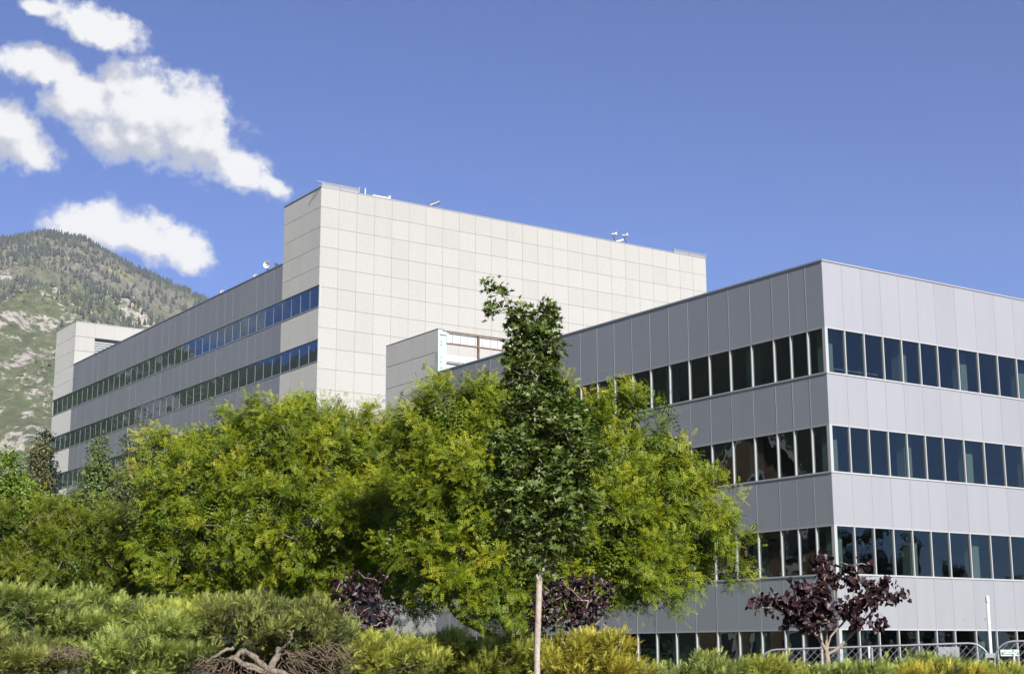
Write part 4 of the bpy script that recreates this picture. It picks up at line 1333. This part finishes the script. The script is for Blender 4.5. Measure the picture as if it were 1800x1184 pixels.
redbud(YQ, [(625, 1020, 35, 18), (600, 1045, 30, 25), (650, 1040, 30, 25), (670, 1020, 15, 12), (640, 1075, 40, 25), (680, 1080, 25, 18), (615, 1095, 30, 25), (655, 1110, 35, 18), (590, 1070, 18, 20)],
       [[bP, at(612, 1120, YQ), at(620, 1080, YQ), at(630, 1030, YQ)], [at(613, 1115, YQ), at(640, 1085, YQ), at(665, 1040, YQ)], [at(614, 1105, YQ), at(600, 1075, YQ), at(595, 1040, YQ)]], 760, 180,
       'purple leaved tree left of the granite tower foot, half in locust shade', bP, 0.072, 0.020, 0.12)

# ---- junipers on the bank
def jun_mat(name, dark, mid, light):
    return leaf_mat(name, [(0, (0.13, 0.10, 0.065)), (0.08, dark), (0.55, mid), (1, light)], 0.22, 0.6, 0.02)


J_GREEN = jun_mat('juniper_green', (0.065, 0.092, 0.022), (0.225, 0.290, 0.062), (0.41, 0.46, 0.12))
J_OLIVE = jun_mat('juniper_olive', (0.060, 0.075, 0.022), (0.215, 0.245, 0.060), (0.38, 0.40, 0.11))
J_GOLD = jun_mat('juniper_gold', (0.100, 0.110, 0.016), (0.370, 0.350, 0.042), (0.58, 0.50, 0.075))
J_LIME = jun_mat('juniper_lime', (0.080, 0.105, 0.018), (0.290, 0.325, 0.046), (0.47, 0.47, 0.085))


def juniper(Y, lobes, n, mat, label, size=0.090, lean=(0.30, -0.15, 0.22), twigs=60, tint0=0.68, extra_branches=None, dead=0.03, dmul=1.3):
    lb = px_lobes(lobes, Y, dmul)
    cx = np.mean([c for c, r in lb], axis=0)
    base = np.array([cx[0], cx[1], float(berm(np.array(cx[0]), np.array(cx[1]))) - 0.02])
    o = empty('juniper_shrub', tuple(base), label, 'shrub', 'junipers on the bank')
    # inner branches
    tips, out = lobe_points(lb, twigs, 0.3)
    arr, par, rad = skeleton([[base - UP * 0.1, base + UP * 0.12, cx + UP * 0.0]], tips, 0.003, 0.014, step=0.12, wig=0.05)
    mobj('branches', skel_mesh('branches', arr, par, rad, M_TWIG, 5), o)
    if extra_branches:
        extra_branches(o)
    # bunches of sprays
    nb = int(n * 1.55) // 26
    nc = int(nb * 0.8)
    clumps = sublobes(lb, max(12, nb // 11), 0.07, 0.19, 0.33, 0.85)
    b1, o1 = lobe_points(clumps, nc, 0.6)
    b2, o2 = lobe_points(lb, nb - nc, 0.6)
    bp, bo = np.concatenate([b1, b2]), np.concatenate([o1, o2])
    keep = (bo[:, 2] > -0.75) & ((bo[:, 1] < 0.4) | (bo[:, 2] > 0.6))
    bp, bo = bp[keep], bo[keep]; nb = len(bp)
    bd = norm(bo * np.array([0.9, 0.9, 0.45]) + np.array(lean) + sph(nb) * 0.35)
    bs = RNG.uniform(0.6, 1.5, nb)
    bt = RNG.normal(0, 0.16, nb) + np.where(RNG.uniform(0, 1, nb) < dead, -0.6, 0)
    ni = nb * 3                                         # coarse filler sprays, tinted dark as the shaded hollow of the shrub
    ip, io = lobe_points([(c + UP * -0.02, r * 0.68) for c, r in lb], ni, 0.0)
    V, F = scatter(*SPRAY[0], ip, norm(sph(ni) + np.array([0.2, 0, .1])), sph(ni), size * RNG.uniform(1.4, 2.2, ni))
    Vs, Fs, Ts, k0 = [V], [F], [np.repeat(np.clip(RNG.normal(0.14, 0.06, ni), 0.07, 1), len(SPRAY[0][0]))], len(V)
    for j, tpl in enumerate(SPRAY):
        m = 26 // 3 + 1
        pos = np.repeat(bp, m, 0); D = np.repeat(bd, m, 0)
        s_ = RNG.uniform(-1.1, 0.5, len(pos))
        side = rand_perp(D)
        bsz = np.repeat(bs, m)
        pos = pos + D * (s_ * size * 1.3 * bsz)[:, None] + side * (RNG.uniform(0, 1, len(pos)) * size * 0.6 * bsz * (1.0 - 0.5 * np.clip(s_ + .5, 0, 1)))[:, None]
        d = norm(D * (0.8 + 0.4 * s_[:, None]) + side * 0.55 + sph(len(pos)) * 0.25 + np.array([0.05, 0, 0.10]))
        up = norm(np.array([0, 0, 1.0]) + sph(len(pos)) * 0.5)
        V, F = scatter(*tpl, pos, d, up, size * RNG.uniform(0.5, 1.05, len(pos)))
        t = tint0 + np.repeat(bt, m) + 0.30 * (s_ + 0.3) + RNG.normal(0, 0.09, len(pos))
        Vs.append(V); Fs.append(F + k0); k0 += len(V); Ts.append(np.repeat(np.clip(t, 0, 1), len(tpl[0])))
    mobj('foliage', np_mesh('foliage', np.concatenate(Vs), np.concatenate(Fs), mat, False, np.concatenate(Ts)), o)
    return o


def zj(x, y, Y): return at(340 + x / 6, 1040 + y / 6, Y)


def gnarled(o):
    Y = 13.6
    mb = MB()
    def limb(pts, r):
        P = np.array([zj(x, y, Y + dz) for x, y, dz in pts])
        s_ = np.linspace(0, 1, len(P)); t = np.linspace(0, 1, 4 * len(P))
        Q = np.stack([np.interp(t, s_, P[:, k]) for k in range(3)], 1) + RNG.normal(0, 0.003, (len(t), 3))
        rr = np.interp(t, s_, np.linspace(r[0], r[1], len(P))) * (1 + 0.12 * np.sin(t * 23 + r[0] * 900)) * RNG.uniform(0.93, 1.07, len(t))
        mb.tube(Q, rr, 8)
    limb([(800, 1000, .0), (790, 864, 0), (830, 760, 0), (880, 680, .05), (900, 600, .15)], (0.040, 0.026))
    limb([(800, 830, 0), (700, 740, -.05), (610, 660, -.05), (560, 640, 0), (520, 700, .05)], (0.032, 0.020))
    limb([(760, 850, 0), (640, 790, -.06), (520, 760, -.08), (440, 700, -.05), (480, 640, 0), (560, 615, .05)], (0.028, 0.021))
    limb([(440, 700, -.05), (400, 690, -.05), (330, 760, 0)], (0.03, 0.012))
    limb([(120, 755, -.05), (220, 680, -.08), (330, 610, -.05), (420, 595, 0)], (0.010, 0.018))
    limb([(820, 830, -.05), (940, 850, -.08), (1020, 900, -.1)], (0.035, 0.02))
    limb([(890, 640, .1), (1000, 540, 0), (1040, 480, -.03), (1030, 440, -.03), (1060, 400, 0)], (0.012, 0.006))
    limb([(560, 800, -.12), (650, 815, -.12), (720, 850, -.12)], (0.012, 0.012))
    mobj('gnarled_trunk', mb.mesh('gnarled_trunk', M_DEADWOOD, True), o)
    mb = MB()
    for i in range(420):
        x = RNG.uniform(60, 1620); top = 560 + 60 * math.sin(x / 130) + (90 if x < 450 else 0)
        y = RNG.uniform(top, 900)
        if 480 < x < 900 and y < 760: continue
        a = RNG.normal(0.9 if x > 900 else -0.7 if x < 480 else 0.2, 0.6)
        L = RNG.uniform(60, 210); Y_ = RNG.uniform(-0.05, 0.45)
        P = [zj(x, y, Y + Y_), zj(x + L * .5 * math.sin(a) + RNG.normal(0, 12), y + L * .5 * math.cos(a), Y + Y_ - .02), zj(x + L * math.sin(a), y + L * math.cos(a) * .9, Y + Y_)]
        mb.tube(P, [RNG.uniform(.003, .006), .004, .002], 4, False)
    tag(mobj('dead_twigs', mb.mesh('dead_twigs', M_TWIG), o), kind='stuff')


def dead_fan(x0, y0, Y, n, spread, L):
    def fn(o):
        mb = MB()
        for i in range(n):
            a = RNG.normal(0, spread)
            r0 = RNG.uniform(0, 40)
            p0 = at(x0 + RNG.normal(0, 22), y0 - RNG.uniform(0, 14), Y + RNG.uniform(0, .15))
            l_ = RNG.uniform(.4, 1) * L
            p1 = p0 + np.array([math.sin(a) * l_, -0.05, -math.cos(a) * l_ * .6])
            mb.tube([p0, (p0 + p1) / 2 + RNG.normal(0, .015, 3), p1], [.005, .004, .002], 4, False)
        tag(mobj('dead_twigs', mb.mesh('dead_twigs', M_TWIG), o), kind='stuff')
    return fn


juniper(15.2, [(40, 1075, 70, 42), (-30, 1090, 60, 50), (110, 1085, 60, 38), (10, 1125, 70, 45), (100, 1125, 60, 35), (150, 1085, 45, 28)], 9500, J_GREEN, 'broad green juniper at the lower left picture edge, rear of the bank')
juniper(15.6, [(190, 1080, 70, 35), (245, 1085, 55, 28, -.1), (150, 1105, 50, 35), (230, 1120, 65, 35), (290, 1110, 50, 28), (120, 1140, 50, 30)], 8500, J_GREEN, 'green juniper with wispy shoots reaching right, second from the left')
juniper(13.9, [(45, 1150, 60, 30), (-20, 1145, 50, 40), (95, 1160, 40, 18)], 6500, J_OLIVE, 'low olive juniper at the left picture corner above the bare soil')
juniper(14.0, [(215, 1145, 60, 40), (280, 1125, 60, 40), (250, 1170, 70, 30), (330, 1150, 45, 40), (180, 1175, 40, 22)], 9500, J_GREEN, 'dense green juniper in front between the dead twig fan and the gnarled one',
        extra_branches=dead_fan(120, 1150, 13.55, 60, 0.9, 0.22))
juniper(14.6, [(315, 1105, 45, 28), (355, 1085, 40, 25, .2), (300, 1090, 40, 18, .3)], 4500, J_LIME, 'small fresh green juniper tucked behind the gnarled juniper on its left')
juniper(14.1, [(400, 1080, 55, 24), (470, 1078, 65, 25), (545, 1085, 55, 25), (420, 1110, 50, 22), (510, 1112, 75, 24), (590, 1115, 32, 30), (470, 1125, 45, 14), (565, 1135, 40, 18), (365, 1115, 35, 25), (470, 1160, 110, 26, .75), (560, 1165, 60, 22, .7), (400, 1165, 50, 22, .7)], 14500, J_OLIVE,
        'old juniper with gnarled bare trunk and dead twigs beneath its foliage', extra_branches=gnarled, dead=0.14, lean=(0.1, -0.1, 0.15))
juniper(15.0, [(650, 1150, 50, 28), (700, 1140, 45, 22, .2), (640, 1175, 40, 20), (720, 1165, 60, 25)], 6500, J_LIME, 'light green juniper mound right of the gnarled juniper')
juniper(15.6, [(770, 1140, 55, 18), (820, 1140, 45, 17), (760, 1165, 60, 25), (840, 1165, 60, 22)], 6500, J_LIME, 'low light green juniper below the leaning locust trunks')
juniper(15.2, [(905, 1140, 40, 24), (880, 1165, 50, 22), (925, 1165, 40, 22), (850, 1180, 40, 16)], 5500, J_LIME, 'yellow green juniper just left of the pale maple trunk', tint0=0.58)
juniper(15.3, [(990, 1140, 45, 24), (1040, 1145, 40, 22), (985, 1170, 60, 22), (1060, 1168, 50, 22), (1070, 1130, 22, 14)], 7000, J_GOLD, 'golden juniper mound just right of the pale maple trunk')
juniper(15.6, [(1090, 1170, 40, 18), (1075, 1180, 60, 16)], 2600, J_GOLD, 'low golden juniper tip in front of the dark ground floor windows')
juniper(15.8, [(1245, 1174, 40, 18), (1270, 1184, 50, 16), (1200, 1189, 50, 14), (1150, 1191, 40, 12)], 4600, J_GREEN, 'green juniper peak below the ground floor windows, left of the fence')
juniper(16.0, [(1355, 1177, 40, 17), (1330, 1189, 50, 14), (1410, 1189, 50, 14)], 4200, J_LIME, 'lime juniper left of the purple tree trunk, before the fence end')
juniper(16.0, [(1490, 1189, 40, 14), (1530, 1184, 35, 16), (1570, 1187, 40, 14)], 3600, J_GREEN, 'low green juniper right of the purple tree trunk')
juniper(16.2, [(1620, 1174, 40, 18), (1665, 1179, 45, 18), (1600, 1189, 50, 12), (1700, 1185, 40, 14)], 4800, J_GREEN, 'green juniper clump before the fence and grey box')
juniper(15.8, [(1660, 1186, 60, 9), (1610, 1188, 40, 8)], 2000, J_GOLD, 'low yellow juniper strip at the bottom right')
juniper(16.0, [(1760, 1192, 50, 14), (1810, 1192, 40, 14), (1720, 1198, 40, 12)], 3800, J_LIME, 'lime juniper at the lower right picture corner under the fence sign')

# ------------------------------------------------------------------ site fence
YF0, YF1 = 24.0, 23.4


def fence_panel(pL, pR, h, label):
    """chain link panel in a bent tube frame"""
    pL, pR = np.asarray(pL), np.asarray(pR)
    d = pR - pL; L = np.linalg.norm(d); d = d / L
    base = (pL + pR) / 2 - UP * h
    o = empty('chain_link_fence', tuple(base), label, 'fence', 'chain link fence panels')
    r = 0.30
    pts = [pL - UP * h]
    for a in np.linspace(0, math.pi / 2, 7): pts.append(pL - UP * r + d * r - d * r * math.cos(a) + UP * r * math.sin(a))
    for a in np.linspace(math.pi / 2, 0, 7): pts.append(pR - UP * r - d * r + d * r * math.cos(a) + UP * r * math.sin(a))
    pts.append(pR - UP * h)
    mobj('tube_frame', MB().tube(pts, 0.017, 8).mesh('tube_frame', M_GALV, True), o)
    mobj('bottom_rail', MB().tube([pL - UP * (h - .12), pR - UP * (h - .12)], 0.02, 6).mesh('bottom_rail', M_GALV, True), o)
    for f in (0.5,):
        p = pL + d * L * f
        mobj('brace', MB().tube([p - UP * .02, p - UP * (h - .12)], 0.02, 6).mesh('brace', M_GALV, True), o)
    mb = MB()
    H = h - 0.14
    pitch = 0.115
    nrm = np.cross(d, UP)
    def ins(s_, z):      # inside the rounded frame
        e = min(s_, L - s_)
        if e < 0.02: return False
        if e < r and z > -r: return (r - e) ** 2 + (z + r) ** 2 < r * r
        return True
    for sgn in (-1, 1):
        off = 0.004 * sgn
        s0 = -H
        while s0 < L + H:
            seg = []
            for k in range(0, int(H / 0.04) + 1):
                z = -k * 0.04
                s_ = s0 + sgn * z * 1.0
                if 0.02 < s_ < L - 0.02 and ins(s_, z): seg.append(pL + d * s_ + UP * z + nrm * off)
            if len(seg) > 1: mb.tube([seg[0], seg[-1]], 0.0035, 3, False)
            s0 += pitch
    tag(mobj('chain_mesh', mb.mesh('chain_mesh', M_GALV), o), kind='stuff')
    return o


fence_panel(at(1331, 1142, YF0), at(1738, 1128.5, YF1), 1.85, 'long chain link fence panel with rounded top corners behind the purple tree')
fence_panel(at(1746, 1127, YF1), at(2150, 1118, YF1 - .6), 1.85, 'chain link fence panel carrying the green sign at the right edge')
pp = at(1741, 1180, YF1 + .05)
pt_ = at(1735.5, 1050, YF1 + .05)
o = empty('fence_post', (pp[0], pp[1], 0.0), 'tall white pole standing between the two fence panels', 'post')
mobj('pole', MB().tube([(pp[0] + .02, pp[1], 0), pt_ - UP * .06], 0.025, 10).mesh('pole', M_WHITE, True), o)
mobj('pole_cap', MB().lathe(pt_ - UP * .07, UP, [(0, .032), (.07, .032), (.10, .02), (.11, .001)], 10).mesh('pole_cap', M_WHITE, True), o)
cl = at(1738.5, 1151, YF1)
mobj('clamp', MB().box(cl, (1, 0, 0), (0, 1, 0), UP, 0.075, 0.06, 0.035).mesh('clamp', M_GALV), o)
M_SIGN = simple('sign_green', (0.03, 0.13, 0.08), 0.5)
M_SIGNW = simple('sign_white', (0.80, 0.82, 0.80), 0.5)
sa, sb = at(1758, 1141, YF1 - .06), at(1792, 1152, YF1 - .09)
cx = (sa + sb) / 2; hw, hh = abs(sb[0] - sa[0]) / 2, abs(sb[2] - sa[2]) / 2
o = empty('fence_sign', tuple(cx - UP * hh), 'small green sign lettered AMERICAN hung on the chain link fence', 'sign')
X_, Y_ = np.array([1.0, 0, 0]), np.array([0, 1.0, 0])
mobj('board', MB().box(cx, X_, Y_, UP, hw, 0.004, hh).mesh('board', M_SIGN), o)
mb = MB()
mb.box(cx + UP * (hh - .004) - Y_ * .006, X_, Y_, UP, hw, .002, .003); mb.box(cx - UP * (hh - .004) - Y_ * .006, X_, Y_, UP, hw, .002, .003)
mb.box(cx + X_ * (hw - .003) - Y_ * .006, X_, Y_, UP, .003, .002, hh - .007); mb.box(cx - X_ * (hw - .003) - Y_ * .006, X_, Y_, UP, .003, .002, hh - .007)
mobj('border', mb.mesh('border', M_SIGNW), o)
fc = bpy.data.curves.new('lettering', 'FONT')
fc.body = 'AMERICAN'; fc.align_x = 'CENTER'; fc.align_y = 'CENTER'; fc.size = 0.056; fc.extrude = 0.001; fc.space_character = 1.05; fc.offset = 0.0012
fc.materials.append(M_SIGNW)
fo = bpy.data.objects.new('lettering_curve', fc); link(fo)
bpy.context.view_layer.update()
lm = bpy.data.meshes.new_from_object(fo)
bpy.data.objects.remove(fo)
fo = bpy.data.objects.new('lettering', lm); link(fo, o)
fo.location = (0, -0.007, hh * 1.52); fo.rotation_euler = (R_(90), 0, 0)
mb = MB()     # two illegible small lines
for zz, w_, h_ in ((-0.006, 0.70, .006), (-0.032, 0.84, .005)):
    x0 = -hw * w_
    while x0 < hw * w_:
        l_ = random.uniform(.008, .022)
        mb.box(cx + X_ * (x0 + l_ / 2) + UP * zz - Y_ * .006, X_, Y_, UP, l_ / 2, .002, h_)
        x0 += l_ + .005
mobj('small_print', mb.mesh('small_print', M_SIGNW), o)
# grey cabinet, white stakes and pale stone behind / at the fence
ba, bb = at(1648, 1136, YF0 + 2), at(1686, 1150, YF0 + 2)
o = empty('utility_board', (float((ba[0] + bb[0]) / 2), YF0 + 2, 0.0), 'pale grey utility board on legs behind the chain link fence', 'board')
c_ = (ba + bb) / 2
mobj('board', MB().box(c_ - UP * .1, X_, Y_, UP, (bb[0] - ba[0]) / 2, .03, (ba[2] - bb[2]) / 2 + .1).mesh('board', simple('board_grey', (0.22, 0.23, 0.25), 0.7, noise=0.1)), o)
for s_ in (-1, 1):
    x_ = c_[0] + s_ * (bb[0] - ba[0]) * .42
    mobj('leg', MB().box((x_, YF0 + 2.055, c_[2] / 2 - .1), X_, Y_, UP, .02, .02, c_[2] / 2 - .1).mesh('leg', M_WHITE), o)
for (x, y, Y, lab) in ((1782, 1150, 22.6, 'short white stake right under the green fence sign'), (1527, 1138, 22.8, 'thin pale stake before the fence right of the purple tree')):
    p = at(x, y, Y)
    mobj_ = empty('marker_stake', (p[0], p[1], 0.0), lab, 'stake')
    mobj('stake', MB().tube([(p[0], p[1], 0), p], 0.018, 8).mesh('stake', M_WHITE), mobj_)
    mobj('stake_cap', MB().lathe(p - UP * .01, UP, [(0, .026), (.03, .026), (.035, .001)], 8).mesh('stake_cap', M_WHITE), mobj_)
p = at(1420, 1172, 16.6)
bm = bmesh.new(); bmesh.ops.create_icosphere(bm, subdivisions=3, radius=1.0)
for v in bm.verts:
    n_ = v.co.normalized(); q = 1 + 0.12 * math.sin(5 * n_.x + 2) * math.cos(4 * n_.y) + 0.06 * math.sin(9 * n_.z + 3 * n_.x)
    v.co = Vector((n_.x * q * .09, n_.y * q * .07, n_.z * q * .06))
me = bpy.data.meshes.new('pale_stone'); bm.to_mesh(me); bm.free(); me.materials.append(simple('pale_limestone', (0.55, 0.50, 0.40), 0.9, noise=0.25, scale=30, bump=.5))
tag(mobj('pale_stone', me, None, p - UP * .03), 'pale tan stone lying in the juniper left of the purple tree', 'stone')

# ------------------------------------------------------------------ off-frame neighbours that the window glass mirrors
def gable_house(C, ax, W, D, H, RH, label):
    """three-storey brick house; ax = direction its gabled front faces"""
    ax = np.asarray(ax, float); ax /= np.linalg.norm(ax)
    sx = np.array([-ax[1], ax[0], 0])
    C = np.asarray(C, float)
    o = empty('brick_house', tuple(C), label, 'house')
    M_BR = simple('brown_brick', (0.20, 0.12, 0.075), 0.9, noise=0.3, scale=3)
    M_RF = simple('dark_shingle', (0.06, 0.055, 0.05), 0.9, noise=0.3, scale=2)
    P = lambda u, d, z: C + sx * u + ax * d + UP * z
    mb = MB()
    v = [P(-W, 0, 0), P(W, 0, 0), P(W, 0, H), P(0, 0, H + RH), P(-W, 0, H), P(-W, -D, 0), P(W, -D, 0), P(W, -D, H), P(0, -D, H + RH), P(-W, -D, H)]
    mb.add(v, [[0, 1, 6, 5], [1, 2, 7, 6], [0, 5, 9, 4], [0, 1, 2, 4], [5, 9, 7, 6]], [[4, 2, 3], [9, 8, 7]])
    mobj('wall', mb.mesh('wall', M_BR), o)
    for s_ in (-1, 1):
        mb = MB()
        e = P(s_ * (W + .6), 0, H - .6 * RH / W); r = P(0, 0, H + RH + .1)
        n_ = np.cross(r - e, ax); n_ /= np.linalg.norm(n_)
        if n_[2] < 0: n_ = -n_
        mid = (e + r) / 2 - ax * (D / 2 - .2) + n_ * .12
        mb.box(mid, (r - e) / np.linalg.norm(r - e), ax, n_, np.linalg.norm(r - e) / 2, D / 2 + .5, .1)
        mobj('roof', mb.mesh('roof', M_RF), o)
        mb = MB()
        mb.box((e + r) / 2 + ax * .62 + n_ * .0, (r - e) / np.linalg.norm(r - e), ax, n_, np.linalg.norm(r - e) / 2, .06, .28)
        mobj('bargeboard', mb.mesh('bargeboard', M_WHITE), o)
    for z in (2.0, 6.0, 10.0, 13.2):
        for u in ((-W * .55, 0, W * .55) if z < 12 else (0,)):
            mb = MB(); mb.box(P(u, .05, z), sx, ax, UP, .75, .08, 1.25)
            for k in range(8):
                a0, a1 = math.pi * k / 8, math.pi * (k + 1) / 8
                mb.box(P(u + .75 * math.cos((a0 + a1) / 2), .05, z + 1.25 + .75 * math.sin((a0 + a1) / 2)), sx, ax, UP, .16, .08, .16)
            w_ = mobj('window', mb.mesh('window', M_WHITE), o)
            mb = MB(); mb.box(P(u, .14, z), sx, ax, UP, .52, .01, 1.05)
            mobj('pane', mb.mesh('pane', M_DARKMETAL), w_)
    return o


gable_house((-43, 75, 0), RC + DL * 6 - np.array([-43, 75, 0]), 4.6, 11, 13.5, 6.2, 'brown brick house with steep white trimmed gable, mirrored in the shaded windows')
gable_house((-42, 63.5, 0), RC + DL * 3 - np.array([-42, 63.5, 0]), 3.9, 10, 12.6, 5.4, 'smaller brown brick house with white trimmed gable, nearer the street')


def off_tree(x, y, h, w, mat, label, group, nleaf=5200, size=0.4, lobes=5):
    b = np.array([x, y, 0.0])
    lb = [(b + UP * h * (0.22 + 0.7 * i / (lobes - 1)) + np.append(RNG.normal(0, w * .15, 2), 0), np.array([w, w, h * 0.16]) * (1.0 - 0.5 * (i / (lobes - 1)) ** 2)) for i in range(lobes)]
    return leafy_tree('poplar_tree' if 'poplar' in label else 'shade_tree', 0, lb, [[b, b + UP * h * .9]], nleaf, LEAF, size, mat, M_BARK, label, b, 90, clump=w * .45, r_base=.25, r_tip=.03, hollow=.3, group=group)


M_POPDARK = leaf_mat('poplar_leaf_dark', [(0, (0.02, 0.04, 0.012)), (0.6, (0.045, 0.08, 0.025)), (1, (0.09, 0.13, 0.05))], 0.25)
for i, (t, off, h) in enumerate([(78, -10.5, 12.0), (80, -3.5, 12.8), (79, -0.2, 13.2), (81, 3.2, 12.2), (80, 6.6, 9.5), (84, 12.5, 8.4), (83, 15.5, 8.0)]):
    c = RC + DR * 5 + np.array([0.988, -0.151, 0]) * t + np.array([0.151, 0.988, 0]) * off
    off_tree(c[0], c[1], h, 1.35, M_POPDARK, ['first', 'second', 'third', 'fourth', 'fifth', 'sixth', 'seventh'][i] + ' poplar of the row beyond the right picture edge, mirrored in the sunlit windows', 'poplars across the street')
for (x, y, h, w, lab) in ((-50, 98, 13, 4.5, 'lowest broad shade tree just behind the larger brick house'), (-60, 70, 15, 5.0, 'broad shade tree between and behind the two brick houses'),
                        (-52, 118, 14, 4.5, 'broad shade tree farthest up the street from the brick houses'), (-64, 92, 16, 5.0, 'tallest broad shade tree well behind the larger brick house')):
    off_tree(x, y, h, w, M_POPDARK, lab, 'shade trees by the brick houses', 6000, 0.5)

# ------------------------------------------------------------------ thin valley haze round the whole place
mb = MB(); mb.abox((-3600, -3600, -16), (3600, 3600, 1000))
hm = bpy.data.materials.new('haze'); hm.use_nodes = True
hn = hm.node_tree; hn.nodes.remove(hn.nodes['Principled BSDF'])
pv = hn.nodes.new('ShaderNodeVolumePrincipled')
pv.inputs['Color'].default_value = (0.86, 0.93, 1.0, 1)
pv.inputs['Density'].default_value = 0.00006
hn.links.new(pv.outputs[0], hn.nodes['Material Output'].inputs['Volume'])
tag(mobj('haze', mb.mesh('haze', hm)), 'thin pale valley haze in front of the mountain', 'haze', kind='stuff')
